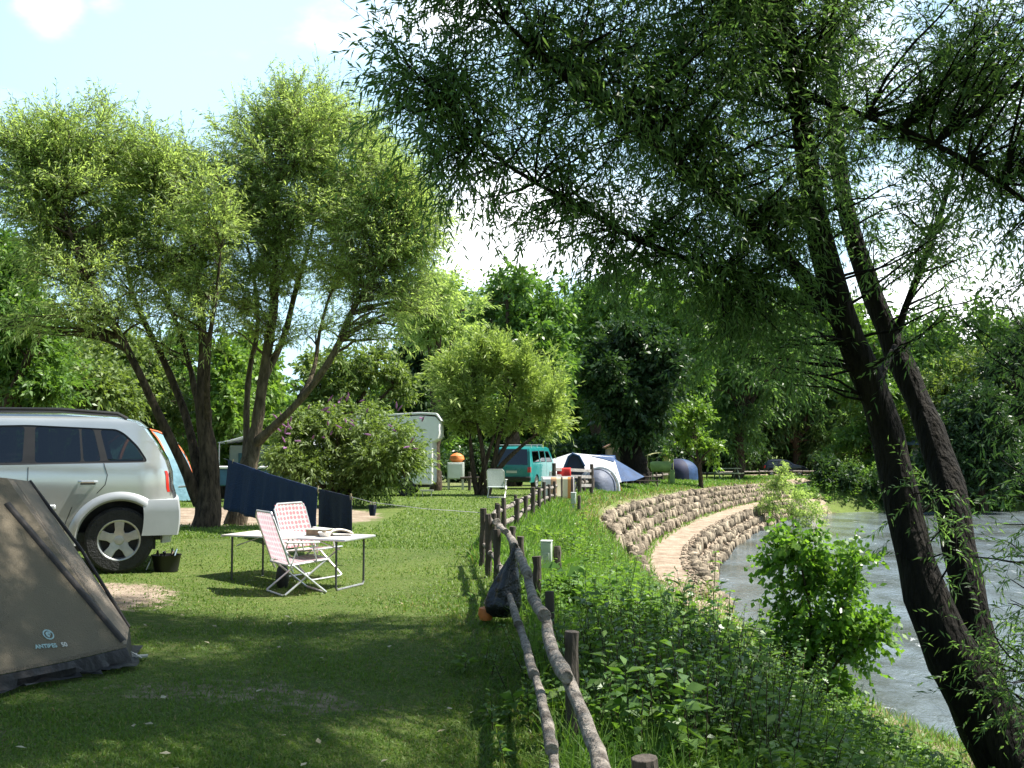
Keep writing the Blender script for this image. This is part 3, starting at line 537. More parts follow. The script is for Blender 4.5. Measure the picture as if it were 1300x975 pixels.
ST('tree', 'tall dark leafy tree with pale top rising behind the round yellow shrub', 655, 54, [(655, 380, 48, 40), (625, 410, 40, 45), (690, 415, 34, 52), (650, 450, 55, 50), (700, 470, 30, 40)], 'broad', 'bark', .35, .34, .17, 1.0, 10, 22, 18)
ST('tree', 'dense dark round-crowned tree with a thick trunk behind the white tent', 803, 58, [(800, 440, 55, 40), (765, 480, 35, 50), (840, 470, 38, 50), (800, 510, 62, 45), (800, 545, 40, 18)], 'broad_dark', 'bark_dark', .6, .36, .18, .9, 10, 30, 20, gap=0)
ST('tree', 'tall green tree filling the middle behind the round dark crown', 760, 74, [(740, 400, 35, 45), (790, 385, 50, 38), (850, 380, 55, 40), (740, 470, 40, 60), (900, 400, 45, 50), (860, 450, 60, 50)], 'broad', 'bark', .4, .45, .2, 1.2, 9, 20, 18)
ST('tree', 'tall green tree between the round dark crown and the leaning willow', 935, 78, [(950, 400, 50, 50), (910, 470, 45, 55), (960, 480, 50, 50), (1000, 450, 45, 50), (930, 540, 50, 30)], 'willow', 'bark', .35, .42, .15, 1.3, 9, 20, 20, upb=0, droop=.5)
ST('tree', 'small bright yellow-green tree beside the lime green shelter', 888, 62, [(885, 545, 32, 22), (905, 570, 20, 14), (865, 570, 24, 14), (880, 520, 22, 18)], 'broad_light', 'bark', .12, .26, .13, .7, 10, 20, 18)
ST('tree', 'bright green tree behind the blue dome tent by the willows', 312, 38, [(310, 455, 32, 30), (330, 490, 35, 35), (295, 510, 35, 35), (300, 560, 40, 30), (350, 550, 30, 30)], 'broad_light', 'bark', .2, .25, .13, .8, 10, 20, 20)
ST('tree', 'dark grey-green tree at the far left edge above the silver car', 5, 21, [(10, 400, 45, 45), (50, 430, 40, 45), (0, 340, 50, 50), (20, 480, 50, 35), (-60, 400, 70, 110), (60, 495, 25, 22)], 'broad', 'bark', .3, .15, .06, .7, 12, 24, 22)
ST('tree', 'brownish olive tree behind the stems of the left willow', 130, 34, [(110, 440, 40, 35), (150, 450, 45, 40), (190, 465, 40, 40), (120, 500, 55, 30), (215, 510, 40, 35), (170, 540, 60, 30)], 'olive', 'bark', .25, .22, .09, .8, 10, 22, 20)
ST('tree', 'olive green tree behind the trunk of the left willow', 235, 44, [(230, 440, 30, 26), (255, 470, 40, 35), (220, 500, 45, 40), (270, 530, 40, 40)], 'broad', 'bark', .25, .26, .12, .8, 10, 20, 20)
ST('tree', 'mid green tree above the caravan roof with a pink bush below', 440, 46, [(435, 470, 45, 32), (480, 460, 36, 32), (400, 480, 36, 34), (455, 505, 60, 25), (500, 490, 26, 30)], 'olive', 'bark', .25, .24, .11, .8, 10, 20, 20)
ST('tree', 'pale feathery tree right of the pollarded willows above the caravan', 552, 44, [(560, 365, 40, 32), (540, 400, 36, 30), (585, 395, 30, 36), (560, 425, 30, 20)], 'willow_light', 'bark', .22, .26, .07, 1.0, 11, 22, 20, gap=1.4)
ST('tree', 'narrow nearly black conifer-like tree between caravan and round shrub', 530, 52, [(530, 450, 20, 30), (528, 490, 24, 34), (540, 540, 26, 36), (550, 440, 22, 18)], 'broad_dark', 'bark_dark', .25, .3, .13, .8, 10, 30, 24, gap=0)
ST('tree', 'weeping dark green tree over the far parked car', 1010, 104, [(1000, 500, 55, 45), (1050, 520, 50, 45), (970, 540, 35, 30), (1030, 560, 55, 28), (1060, 450, 50, 40)], 'willow', 'bark', .35, .5, .18, 1.6, 9, 22, 20, upb=-.1, droop=.6)
ST('tree', 'dark tree behind the leaning trunks at the head of the river', 1110, 88, [(1100, 500, 50, 50), (1140, 540, 50, 50), (1090, 580, 45, 40), (1150, 600, 50, 45), (1110, 440, 40, 30)], 'broad', 'bark', .35, .42, .2, 1.3, 9, 22, 20, gap=0)
ST('tree', 'broad tree on the far river bank right of the leaning trunks', 1215, 84, [(1200, 500, 45, 45), (1240, 480, 50, 42), (1210, 560, 50, 55), (1250, 590, 55, 50), (1200, 620, 40, 30)], 'olive', 'bark', .35, .42, .2, 1.3, 9, 24, 20, gap=0)
ST('tree', 'bushy tree on the far river bank at the right edge', 1300, 78, [(1290, 470, 55, 45), (1330, 440, 60, 50), (1290, 550, 50, 55), (1330, 600, 60, 50), (1270, 610, 40, 40)], 'broad_dark', 'bark', .35, .42, .2, 1.3, 9, 24, 20, gap=0)
ST('shrub', 'low dark waterside shrub where the river bends behind the trunk', 1085, 76, [(1080, 620, 30, 24), (1120, 625, 35, 24), (1160, 625, 35, 26), (1050, 600, 16, 22)], 'broad_dark', 'bark', .12, .32, .16, .9, 9, 26, 22, gap=0, cat='shrub')
ST('shrub', 'low leafy shrub on the far bank under the right-hand trees', 1250, 76, [(1210, 630, 36, 20), (1260, 630, 36, 22), (1310, 625, 40, 26)], 'broad', 'bark', .12, .32, .16, .9, 9, 26, 22, gap=0, cat='shrub')
ST('tree', 'leaning waterside tree in front of the slate-roofed house', 1245, 73, [(1240, 520, 42, 36), (1215, 560, 36, 40), (1265, 570, 44, 40), (1235, 600, 50, 30), (1190, 590, 22, 30)], 'broad_dark', 'bark', .25, .38, .17, 1.2, 9, 26, 22, gap=0)
ST('tree', 'tall pale green tree above the far parked car between the trunks', 1065, 112, [(1050, 400, 45, 45), (1000, 430, 40, 40), (1090, 440, 40, 50), (1040, 460, 55, 40)], 'broad', 'bark', .4, .5, .22, 1.4, 9, 22, 20, gap=0)
ST('tree', 'sunlit olive tree behind the silver car roof', 70, 30, [(70, 460, 34, 30), (100, 490, 40, 30), (40, 500, 40, 26), (140, 500, 36, 30)], 'olive', 'bark', .16, .2, .08, .7, 11, 26, 24, gap=0)
ST('tree', 'fresh green tree between the stems of the two left willows', 285, 33, [(285, 470, 34, 36), (300, 520, 36, 36), (270, 560, 34, 30)], 'broad_light', 'bark', .14, .2, .1, .7, 10, 26, 22, gap=0)
for px, Y, a_, lb in [(1090, 79, 40, 'dark shrub on the shore seen between the poplar top and the trunks'), (1135, 80, 44, 'olive shrub on the shore hidden behind the left trunk'), (1180, 80, 40, 'shrub on the shore between the two leaning trunks')]:
    ST('shrub', lb, px, Y, [(px-14, 630, a_*.7, 22), (px+16, 622, a_*.7, 28), (px, 640, a_, 14)], 'olive' if px == 1135 else 'broad', 'bark', .08, .3, .13, .9, 10, 24, 22, gap=0, cat='shrub')
ST('shrub', 'pale grey-green willow shrub overlapping the far end of the lower stone courses', 1005, 60, [(985, 622, 20, 16), (1010, 640, 26, 20), (1030, 655, 24, 14), (975, 645, 18, 14), (995, 600, 10, 10)], 'willow_light', 'bark', .04, .2, .05, .6, 9, 22, 16, gap=0, cat='shrub', stems=4)
# rear belt of trees: one built, others copied
proto = ST('tree', 'leafy tree in the belt behind the camp site, furthest left', -60, 100, [(-60, 470, 60, 45), (-100, 500, 50, 45), (-20, 510, 55, 45), (-60, 550, 90, 35)], 'broad', 'bark', .4, .5, .24, 1.4, 9, 26, 22, gap=0, group=g_far)
px0 = proto.location.copy()
spots = [(60, 96, .95, 'leafy tree in the belt behind the roof of the silver car'), (190, 104, 1.0, 'leafy tree in the belt behind the left willow stems'), (330, 98, .85, 'leafy tree in the belt behind the two willow trunks'), (440, 90, .8, 'leafy tree in the belt behind the caravan'), (545, 84, .85, 'leafy tree in the belt behind the round shrub'), (620, 92, 1.0, 'leafy tree in the belt behind the teal van'), (690, 100, 1.1, 'leafy tree in the belt behind the white tent'), (770, 104, 1.15, 'leafy tree in the belt behind the thick dark trunk'), (860, 112, 1.2, 'leafy tree in the belt behind the lime green shelter'), (945, 120, 1.25, 'leafy tree in the belt left of the far parked car'), (1080, 126, 1.3, 'leafy tree in the belt behind the weeping tree'), (1190, 112, 1.15, 'leafy tree in the belt behind the leaning trunks'), (1310, 100, 1.1, 'leafy tree in the belt at the right edge')]
for i, (px, Y, sc, lb) in enumerate(spots):
    c = copy_tree(proto); c['label'] = lb; gp = ground_pt(px, Y); c.location = (gp.x, gp.y, gp.z-.1); c.rotation_euler.z = i*1.1; c.scale = (sc, sc, sc*.92)
for i, (px, Y, sc, lb) in enumerate([(585, 92, 1.28, 'tall belt tree whose top shows over the round yellow-green shrub'), (655, 98, 1.42, 'tallest belt tree behind the dark pale-topped tree'), (735, 96, 1.36, 'tall belt tree filling the gap left of the round dark crown'), (835, 102, 1.48, 'tall belt tree rising over the round dark crown'), (920, 108, 1.5, 'tall belt tree rising over the picnic table'), (1010, 112, 1.5, 'tall belt tree rising over the far parked car'), (1100, 116, 1.45, 'tall belt tree seen between the hanging willow twigs and the left trunk'), (1175, 108, 1.25, 'tall belt tree seen between the two leaning trunks'), (1255, 104, 1.28, 'tall belt tree above the far river bank'), (1350, 98, 1.3, 'tall belt tree cut by the right edge')]):
    c = copy_tree(proto); c['label'] = lb; gp = ground_pt(px, Y); c.location = (gp.x, gp.y, min(gp.z, -1.2)-.1); c.rotation_euler.z = i*2.3+.7; c.scale = (sc, sc, sc)
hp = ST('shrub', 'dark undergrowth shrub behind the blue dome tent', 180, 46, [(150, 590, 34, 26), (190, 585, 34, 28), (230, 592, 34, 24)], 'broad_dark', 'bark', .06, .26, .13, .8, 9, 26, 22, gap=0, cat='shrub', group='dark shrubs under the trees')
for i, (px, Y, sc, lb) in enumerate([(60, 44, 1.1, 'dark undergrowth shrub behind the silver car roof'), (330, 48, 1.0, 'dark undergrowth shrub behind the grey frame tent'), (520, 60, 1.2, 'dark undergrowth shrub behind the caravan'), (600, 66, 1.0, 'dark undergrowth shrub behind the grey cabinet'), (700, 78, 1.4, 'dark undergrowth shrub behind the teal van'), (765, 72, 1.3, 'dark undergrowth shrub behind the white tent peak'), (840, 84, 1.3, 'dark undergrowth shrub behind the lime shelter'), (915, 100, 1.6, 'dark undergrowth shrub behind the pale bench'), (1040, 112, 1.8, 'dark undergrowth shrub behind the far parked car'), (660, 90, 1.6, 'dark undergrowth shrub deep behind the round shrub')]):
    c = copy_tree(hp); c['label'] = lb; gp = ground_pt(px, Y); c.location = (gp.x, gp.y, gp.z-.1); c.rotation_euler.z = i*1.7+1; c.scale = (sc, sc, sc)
# buddleia bush, poplar sapling
ST('bush', 'large buddleia bush with faded pink flower spikes in front of the caravan', 430, 26, [(400, 560, 42, 32), (440, 545, 50, 30), (490, 570, 42, 34), (425, 600, 62, 26), (370, 590, 30, 28), (510, 605, 22, 24), (470, 605, 40, 22), (440, 530, 34, 20), (385, 555, 30, 24)], 'olive', 'bark', .05, .13, .042, .7, 14, 30, 26, .4, .3, stems=6, gap=.8, splay=.7, spread=.6, cat='bush')
bud = [o for o in C.objects if o.name.startswith('bush')][0]
for i in range(46):
    a = random.uniform(352, 545); b_ = 508+abs(a-440)*.28+random.uniform(-8, 40); p = P(a, b_, 26-random.uniform(.6, 1.9))-Vector(bud.location); d = Vector((random.uniform(-.6, .6), -.3, random.uniform(-.1, .7))).normalized()*random.uniform(.12, .22)
    fl = MB(); fl.tube([p, p+d*.5, p+d], [.018, .024, .005], 5); fl.build('flower_spike', M['flower'], bud)
pb = P(1035, 905, 12); limbs = [([pb+Vector((0, 0, -.2)), P(1035, 850, 12), P(1030, 770, 12), P(1010, 690, 12)], [.03, .025, .02, .006]), ([pb, P(1045, 840, 12), P(1070, 780, 11.8), P(1085, 720, 11.7)], [.025, .02, .015, .005]), ([pb, P(1050, 850, 11.9), P(1085, 820, 11.7), P(1110, 790, 11.6)], [.02, .02, .015, .005]), ([pb, P(1020, 850, 12.1), P(1000, 780, 12.2), P(990, 720, 12.2)], [.02, .02, .012, .004])]
tree('poplar_sapling', 'young bright green poplar with round leaves on the river bank', limbs, [CL(1020, 700, 12, 34, 26, .4, 12, 9), CL(1075, 720, 11.8, 28, 30, .4, 10, 9), CL(1040, 770, 12, 62, 50, .55, 30, 11), CL(1100, 795, 11.7, 36, 30, .35, 13, 10), CL(1050, 840, 12, 60, 40, .6, 30, 12), CL(1040, 890, 12, 45, 25, .5, 14, 10), CL(1000, 690, 12, 26, 24, .3, 6, 8), CL(985, 720, 12.2, 16, 22, .25, 5, 8), CL(1000, 820, 12.1, 35, 36, .4, 14, 10)], 'poplar', 'bark', L=.075, W=.062, twigL=.3, per_twig=9, spread=.8, droop=.15, upb=.3, twig_r=.002, brush=.008, lsplay=1.0, cat='young tree')
# ---------------------------------------------------------------- grass and undergrowth
def blades(X, Y, L, W, leanv=.5, z=None):
    n = len(X); z = height(X, Y) if z is None else z; th = rng.uniform(0, 2*np.pi, n)
    B = np.stack([X, Y, z-.01], -1); sd = np.stack([np.cos(th), np.sin(th), 0*th], -1); ln = rng.normal(0, leanv, (n, 2))
    up = norm(np.stack([ln[:, 0], ln[:, 1], np.ones(n)], -1)); Lc = L[:, None]; Wc = W[:, None]
    a = B-sd*Wc*.5; b = B+sd*Wc*.5; m1 = B+up*Lc*.6; tip = B+up*Lc+np.stack([ln[:, 0], ln[:, 1], -np.abs(ln).sum(1)*.5], -1)*Lc*.35
    V = np.stack([a, b, m1+sd*Wc*.42, m1-sd*Wc*.42, tip], 1).reshape(-1, 3); i = np.arange(n)*5
    F = np.concatenate([np.stack([i, i+1, i+2, i+3], -1), np.stack([i+3, i+2, i+4, i+4], -1)])
    return V, F[:n], F[n:, :3]
def grass_obj(name, sets, mats, label=None):
    V = []; T = []; rn = []; mi = []; n = 0
    for (v, q, t), r_, k in sets:
        tri = np.concatenate([q[:, [0, 1, 2]], q[:, [0, 2, 3]], t]); V.append(v); T.append(tri+n); n += len(v); rn.append(np.tile(r_, 3)); mi.append(np.full(len(tri), k))
    o = mesh_np(name, np.concatenate(V), np.concatenate(T), mats, rnd=np.concatenate(rn), mi=np.concatenate(mi)); tag(o, label, kind='stuff'); return o
def samp(n, x0, x1, y0, y1, p=2):
    u = rng.random(n)
    Y = 1/(1/y0+(1/y1-1/y0)*u) if p == 2 else y0+(y1-y0)*u
    return rng.uniform(x0, x1, n), Y
rng = np.random.default_rng(11)
def fenx(Y): return np.interp(Y, FPTS[:, 1], FPTS[:, 0])
bald_f = lambda X, Y: np.maximum.reduce([1-ss(.5, 1.5, np.hypot((X+4.0)/.9, (Y-9.2)/1.1)+.35*vnoise(X, Y, 2.2)), .5*(1-ss(.4, 1.4, np.hypot((X+1.5)/1.3, (Y-6.3)/.5))), ss(18, 19.5, Y)*(X < -3)*(Y < 25.5)])
# lawn
u = rng.random(230000); Yl = 1/(1/3.4+(1/17.-1/3.4)*u); Xl = Yl*rng.uniform(-.55, .1, len(Yl)); k = (Xl < fenx(Yl)+.1) & (rng.random(len(Xl)) > bald_f(Xl, Yl)*.85); Xl, Yl = Xl[k], Yl[k]
tf = vnoise(Xl, Yl, 4.0); tall = 1+.45*np.clip(tf, -1, 1.5)+1.6*ss(.9, .1, fenx(Yl)-Xl)*rng.random(len(Xl))
Ll = rng.uniform(.018, .042, len(Xl))*tall; Wl = .0035+.00075*Yl
g1_ = (blades(Xl, Yl, Ll, Wl, .6), np.clip(rng.normal(.35, .28, len(Xl))+.2*vnoise(Xl, Yl, 1.3), 0, 1), 0)
kk = rng.random(len(Xl)) < .08+.5*ss(.3, 1.3, vnoise(Xl, Yl, 1.7)+.4*vnoise(Xl, Yl, 5.)); g2_ = (blades(Xl[kk], Yl[kk], Ll[kk]*.9, Wl[kk], .9), rng.random(kk.sum()), 1)
grass_obj('lawn_grass', [g1_, g2_], [M['grass'], M['grass_dry']])
# coarse lawn further out
u = rng.random(60000); Yl = 1/(1/15.+(1/48.-1/15.)*u); Xl = Yl*rng.uniform(-.5, .12, len(Yl)); k = (Xl < fenx(Yl)) & (rng.random(len(Xl)) > ss(18, 19.5, Yl)*(Xl < -2.6)*(Yl < 25.5)); Xl, Yl = Xl[k], Yl[k]
grass_obj('meadow_grass', [(blades(Xl, Yl, rng.uniform(.03, .07, len(Xl)), .004+.0009*Yl, .6), np.clip(rng.normal(.4, .3, len(Xl)), 0, 1), 0)], [M['grass']])
# long grass on the embankment above the terrace
u = rng.random(150000); Yl = 1/(1/13.+(1/95.-1/13.)*u); Xl = fenx(Yl)+rng.uniform(-.25, 7, len(Yl)); dw = sdist(WPTS, Xl, Yl); k = (dw > 3.6+.3*rng.random(len(dw))) & (rng.random(len(dw)) < .25+.75*ss(3.6, 4.6, dw)); Xl, Yl, dw = Xl[k], Yl[k], dw[k]
dry = (rng.random(len(Xl)) < .5*(1-ss(3.6, 5.0, dw))+.10)
LL = rng.uniform(.09, .26, len(Xl)); WW = .006+.0008*Yl
grass_obj('embankment_grass', [(blades(Xl[~dry], Yl[~dry], LL[~dry], WW[~dry], .45), np.clip(rng.normal(.5, .3, (~dry).sum()), 0, 1), 0), (blades(Xl[dry], Yl[dry], LL[dry]*.9, WW[dry], .5), rng.random(dry.sum()), 1)], [M['grass_lush'], M['grass_dry']])
# weeds on terrace ledges and path edge
X, Y = samp(60000, 2, 25, 27, 76); dw = sdist(WPTS, X, Y); cl = vnoise(X, Y, 1.1)
k = ((np.abs(dw-2.28) < .24) & (cl > -.4)) | ((dw > 2.5) & (dw < 3.5) & (cl > .0)) | ((dw > .1) & (dw < .7) & (cl > .9)); X, Y = X[k], Y[k]
grass_obj('ledge_weeds', [(blades(X, Y, rng.uniform(.08, .28, len(X)), .006+.0006*Y, .5), rng.random(len(X)), 0)], [M['grass_lush']])
# pebbles on the path and at the foot of the walls
nP = 1500; Yp = 1/(1/27.+(1/76.-1/27.)*rng.random(nP)); dd = np.concatenate([rng.uniform(.75, 1.1, nP//2), rng.choice([.36, .68, 2.45, 2.7, 3.0, 3.35], nP-nP//2)+rng.normal(0, .06, nP-nP//2)]); pc = chaikin(WPTS, 1); Tc = norm(np.gradient(pc, axis=0)); ii = np.array([int(np.argmin(np.abs(pc[:, 1]-y))) for y in Yp]); base_ = np.stack([np.interp(Yp, pc[:200, 1] if False else pc[np.argsort(pc[:, 1]), 1], pc[np.argsort(pc[:, 1]), 0]), Yp], -1); Xp = base_[:, 0]-Tc[ii, 1]*dd; Yq = base_[:, 1]+Tc[ii, 0]*dd; zp = height(Xp, Yq)
oc_ = np.array([(1, 0, 0), (0, 1, 0), (-1, 0, 0), (0, -1, 0), (0, 0, .7), (0, 0, -.5)], float); fo_ = np.array([(0, 1, 4), (1, 2, 4), (2, 3, 4), (3, 0, 4), (1, 0, 5), (2, 1, 5), (3, 2, 5), (0, 3, 5)]); rs = rng.uniform(.015, .06, nP)
Vp = oc_[None]*rs[:, None, None]*rng.uniform(.7, 1.3, (nP, 6, 3))+np.stack([Xp, Yq, zp+.01], -1)[:, None]; Fp = fo_[None]+(np.arange(nP)*6)[:, None, None]
tag(mesh_np('pebbles', Vp.reshape(-1, 3), Fp.reshape(-1, 3), M['stone_l'], rnd=np.repeat(rng.random(nP), 8)), kind='stuff')
# low river bank, long grass
u = rng.random(110000); Yl = 1/(1/7.+(1/28.-1/7.)*u); Xl = rng.uniform(2.2, 11, len(Yl)); dw = sdist(WPTS, Xl, Yl); q = dw/(dw-np.minimum(-sdist(FPTS, Xl, Yl)*-1, 0)+1e-3) if False else dw/7.5
k = (dw > -.05) & (dw < 4.6) & (rng.random(len(dw)) < .35+.65*(vnoise(Xl, Yl, 1.5) > -.2)); Xl, Yl = Xl[k], Yl[k]
dry = rng.random(len(Xl)) < .28; LL = rng.uniform(.08, .3, len(Xl)); WW = .007+.0005*Yl
grass_obj('river_bank_grass', [(blades(Xl[~dry], Yl[~dry], LL[~dry], WW[~dry], .5), rng.random((~dry).sum()), 0), (blades(Xl[dry], Yl[dry], LL[dry], WW[dry], .6), rng.random(dry.sum()), 1)], [M['grass_lush'], M['grass_dry']])
# tall grass all over the slope
u = rng.random(90000); Yl = 1/(1/3.4+(1/27.-1/3.4)*u); Xl = fenx(Yl)+rng.uniform(.0, 6.5, len(Yl)); dw = sdist(WPTS, Xl, Yl); k = dw > 2.0; Xl, Yl = Xl[k], Yl[k]; k = rng.random(len(Xl)) < .45+.55*(vnoise(Xl, Yl, 1.6) > 0); Xl, Yl = Xl[k], Yl[k]
grass_obj('slope_grass', [(blades(Xl, Yl, rng.uniform(.10, .42, len(Xl)), .005+.0007*Yl, .42), np.clip(rng.normal(.5, .3, len(Xl)), 0, 1), 0)], [M['grass_lush']])
# leafy undergrowth
def weeds(X, Y, H, per, LL, LW, spreadr=.12, z=None, lsp=.9):
    n = len(X); z = height(X, Y) if z is None else z; B = np.stack([X, Y, z], -1); ln = rng.normal(0, .28, (n, 2)); up = norm(np.stack([ln[:, 0], ln[:, 1], np.ones(n)], -1))
    t = (np.arange(per)[None]+rng.random((n, per)))/per; t = .12+.88*t
    bp_ = B[:, None]+up[:, None]*(H[:, None]*t)[:, :, None]; th = rng.uniform(0, 6.28, (n, per)); hd_ = np.stack([np.cos(th), np.sin(th), rng.uniform(-.35, .55, (n, per))], -1)
    ld = norm(hd_*lsp+up[:, None]*.25).reshape(-1, 3); bp_ = bp_.reshape(-1, 3); N_ = len(bp_)
    sc_ = np.repeat(rng.lognormal(-.1, .38, n), per)*(1.25-.6*t.reshape(-1))*rng.uniform(.7, 1.2, N_); upv = np.tile([0, 0, 1.], (N_, 1))+rng.normal(0, .45, (N_, 3))
    V, Fq = leaves_np(bp_, ld, LL*sc_, LW*sc_, upv, .2); st = np.stack([B, B+up*H[:, None]*.5, B+up*H[:, None]], 1)
    V2, F2 = tubes_np(st, np.tile([.004, .003, .0015], (n, 1)), 3)
    return (V, Fq, np.clip(np.repeat(rng.normal(.5, .25, n), per)+rng.normal(0, .15, N_), 0, 1)), (V2, F2)
c = Cat()
u = rng.random(18000); Yl = 1/(1/3.3+(1/27.-1/3.3)*u)**1; Xl = fenx(Yl)+rng.uniform(.12, 7.5, len(Yl))**1.0; dw = sdist(WPTS, Xl, Yl); df = -sdist(FPTS, Xl, Yl)
k = (dw > 2.6+.8*vnoise(Xl, Yl, 1.)) & (df > .08) & ~((Yl > 24.5) & (dw < 3.6)) & (rng.random(len(dw)) < np.where(Yl > 10, .35+.65*ss(.4, 1.6, df), 1)); Xl, Yl, df, dw = Xl[k], Yl[k], df[k], dw[k]
H = (.10+.28*ss(.2, 1.4, df)+.38*ss(.2, 1.2, vnoise(Xl, Yl, 1.2))*ss(.6, 2.0, df))*rng.uniform(.6, 1.25, len(Xl))
half = rng.random(len(Xl)) < .2
(a, b) = weeds(Xl[half], Yl[half], H[half], 15, .085, .038); c.add(a[0], a[1], a[2], 0); c.add(b[0], b[1], None, 2)
(a, b) = weeds(Xl[~half], Yl[~half], H[~half]*.8, 17, .055, .032); c.add(a[0], a[1], a[2], 1); c.add(b[0], b[1], None, 2)
tag(c.build('undergrowth', [M['broad'], M['broad_light'], M['grass_lush']]), kind='stuff')
# shrubs standing in the undergrowth
def weed_bush(name, label, pts, n, H, leaf, LL, LW, per=16, cat='bush', rad=.5, group=None, flat=1.0):
    c = Cat(); g = Vector(pts); X = rng.normal(0, rad*.5, n); Y = rng.normal(0, rad*.5, n); r = np.hypot(X, Y)/rad
    zz = height(X+g.x, Y+g.y)-g.z; Hh = H*np.clip(1.1-r*.7, .25, 1.2)*rng.uniform(.65, 1.1, n)
    a, b = weeds(X, Y, Hh, per, LL, LW, z=zz); c.add(a[0], a[1], a[2], 0); c.add(b[0], b[1], None, 1)
    o = c.build('foliage', [M[leaf], M['bark']]); rt = thing(name, g, label, cat, group=group); o.parent = rt; return rt
WB = [(770, 800, 9.5, .55, 'broad', .09, .04, 'dark leafy bush on the slope right of the wooden fence'), (880, 860, 9.0, .75, 'broad', .09, .045, 'tallest low bush on the slope left of the poplar sapling'), (960, 850, 11.0, .7, 'broad_light', .08, .035, 'bright green bush at the left foot of the poplar sapling'), (830, 770, 13.5, .5, 'broad', .1, .05, 'leafy bush at the near end of the dirt path'), (900, 960, 6.2, .8, 'broad', .09, .04, 'shaded bush on the slope at the bottom edge of the picture'), (990, 930, 8.2, .7, 'broad', .08, .04, 'bush below the poplar sapling with pale leaf tips'), (740, 690, 17.5, .45, 'broad_light', .1, .04, 'fresh green weed clump right of the pale green box'), (800, 880, 7.2, .6, 'broad_light', .08, .035, 'shaded clump between the fence and the tallest slope bush'), (950, 780, 15.5, .6, 'broad', .09, .05, 'bush at the water edge left of the poplar sapling'), (690, 690, 14.2, .25, 'broad_light', .08, .035, 'low weed clump behind the fence bend')]
for px, py, Y, h_, lf, a_, b_, lb in WB:
    g = P(px, py, Y); g.z = hz(g.x, g.y); weed_bush('bush', lb, g, int(150*h_/.6), h_*1.15, lf, a_, b_, rad=.95)
for px, Y, rad_, h_, n_, lb in [(1046, 75.5, 1.6, 1.5, 120, 'low bush on the shore where the dirt track meets the river'), (1022, 73.5, 1.3, 1.1, 90, 'low bush at the far end of the stone terrace'), (1075, 76.5, 1.8, 1.8, 140, 'low bush on the shore directly left of the leaning trunk')]:
    weed_bush('bush', lb, ground_pt(px, Y), n_, h_, 'broad', .22, .12, 16, rad=rad_)
def stem_plant(loc, H, label, n=9, LL=.17, LW=.075, lean=(0, 0)):
    rt = thing('nettle_plant', loc, label, 'plant', group='tall broad-leaved weeds on the slope'); c = Cat()
    t = np.linspace(.3, 1, n); B = np.concatenate([np.stack([lean[0]*t**2, lean[1]*t**2, H*t], -1)]*2); th = np.arange(n)*1.57+random.random(); th = np.concatenate([th, th+3.14])
    D = np.stack([np.cos(th), np.sin(th), .15+0*th], -1); s = np.concatenate([1.1-.55*t]*2); V, Fq = leaves_np(B, D, LL*s, LW*s, np.tile([0, 0, 1.], (2*n, 1)), .35); c.add(V, Fq, rng.random(2*n), 0)
    c.build('leaves', M['broad_light'], rt); s_ = MB(); s_.tube([(0, 0, -.1), (lean[0]*.25, lean[1]*.25, H*.5), (lean[0], lean[1], H)], [.008, .006, .003], 5); s_.build('stem', M['grass_lush'], rt); return rt
for px, py, Y, H, ln, lb in [(905, 850, 11.5, 1.25, (.05, 0), 'tall weed with drooping broad leaves seen against the river water'), (822, 740, 15, .6, (-.06, 0), 'broad-leaved weed overlapping the near end of the path'), (735, 650, 19, .75, (.1, 0), 'weed with spread leaves standing out of the embankment grass'), (798, 790, 11, .7, (.1, 0), 'broad-leaved weed on the slope above the tallest low bush'), (925, 905, 9.5, .8, (.05, .1), 'broad-leaved weed between the slope bushes'), (860, 800, 12.8, .6, (0, 0), 'broad-leaved weed left of the tallest weed')]:
    g = P(px, py, Y); g.z = hz(g.x, g.y); stem_plant(g, H, lb, lean=ln)
# bare twigs of last year's weeds against the water
# fallen leaves on the lawn
n = 45; Y = rng.uniform(4.2, 10, n); X = Y*rng.uniform(-.5, .0, n); z = height(X, Y)+.035; V, Fq = leaves_np(np.stack([X, Y, z], -1), rng.normal(size=(n, 3))*[1, 1, .15], rng.uniform(.03, .07, n), rng.uniform(.02, .045, n), np.tile([0, 0, 1.], (n, 1))+rng.normal(0, .2, (n, 3)), 0)
M['dead_leaf'] = leafmat('dead_leaf', (.2, .15, .08), (.42, .38, .26), .1)
tag(mesh_np('fallen_leaves', V, Fq, M['dead_leaf'], rnd=rng.random(n)), kind='stuff')

# ---------------------------------------------------------------- fences
def log(p, q, r0, r1, sides=10, wob=.0, seed=0, sag=0.0):
    rr = random.Random(seed); p, q = Vector(p), Vector(q); k = 9; pts = []; rad = []
    b = Vector((rr.uniform(-1, 1), rr.uniform(-1, 1), rr.uniform(-1, 1)))*wob
    for i in range(k):
        t = i/(k-1); pts.append(p.lerp(q, t)+b*math.sin(math.pi*t)+Vector((rr.uniform(-1, 1), rr.uniform(-1, 1), rr.uniform(-1, 1)))*r0*.13-Vector((0, 0, sag*math.sin(math.pi*t)))); rad.append((r0+(r1-r0)*t)*(1+rr.uniform(-.14, .16)))
    m = MB(); m.tube(pts, rad, sides); return m
def post(parent, base, H, r, seed, root=Vector((0, 0, 0)), tilt=.03):
    rr = random.Random(seed); b = Vector(base)-root; t = b+Vector((rr.uniform(-tilt, tilt), rr.uniform(-tilt, tilt), H)); b.z -= .25
    o = log(b, t, r*1.03, r*.97, 10, .004, seed).build('post', M['wood_post'], parent, bevel=.004); return o
def on_f(y): return float(np.interp(y, FPTS[:, 1], FPTS[:, 0]))
root = Vector((.3, 4, -.3)); fr = thing('rustic_fence', root, 'low rustic fence of grey log rails and dark posts beside the lawn', 'fence')
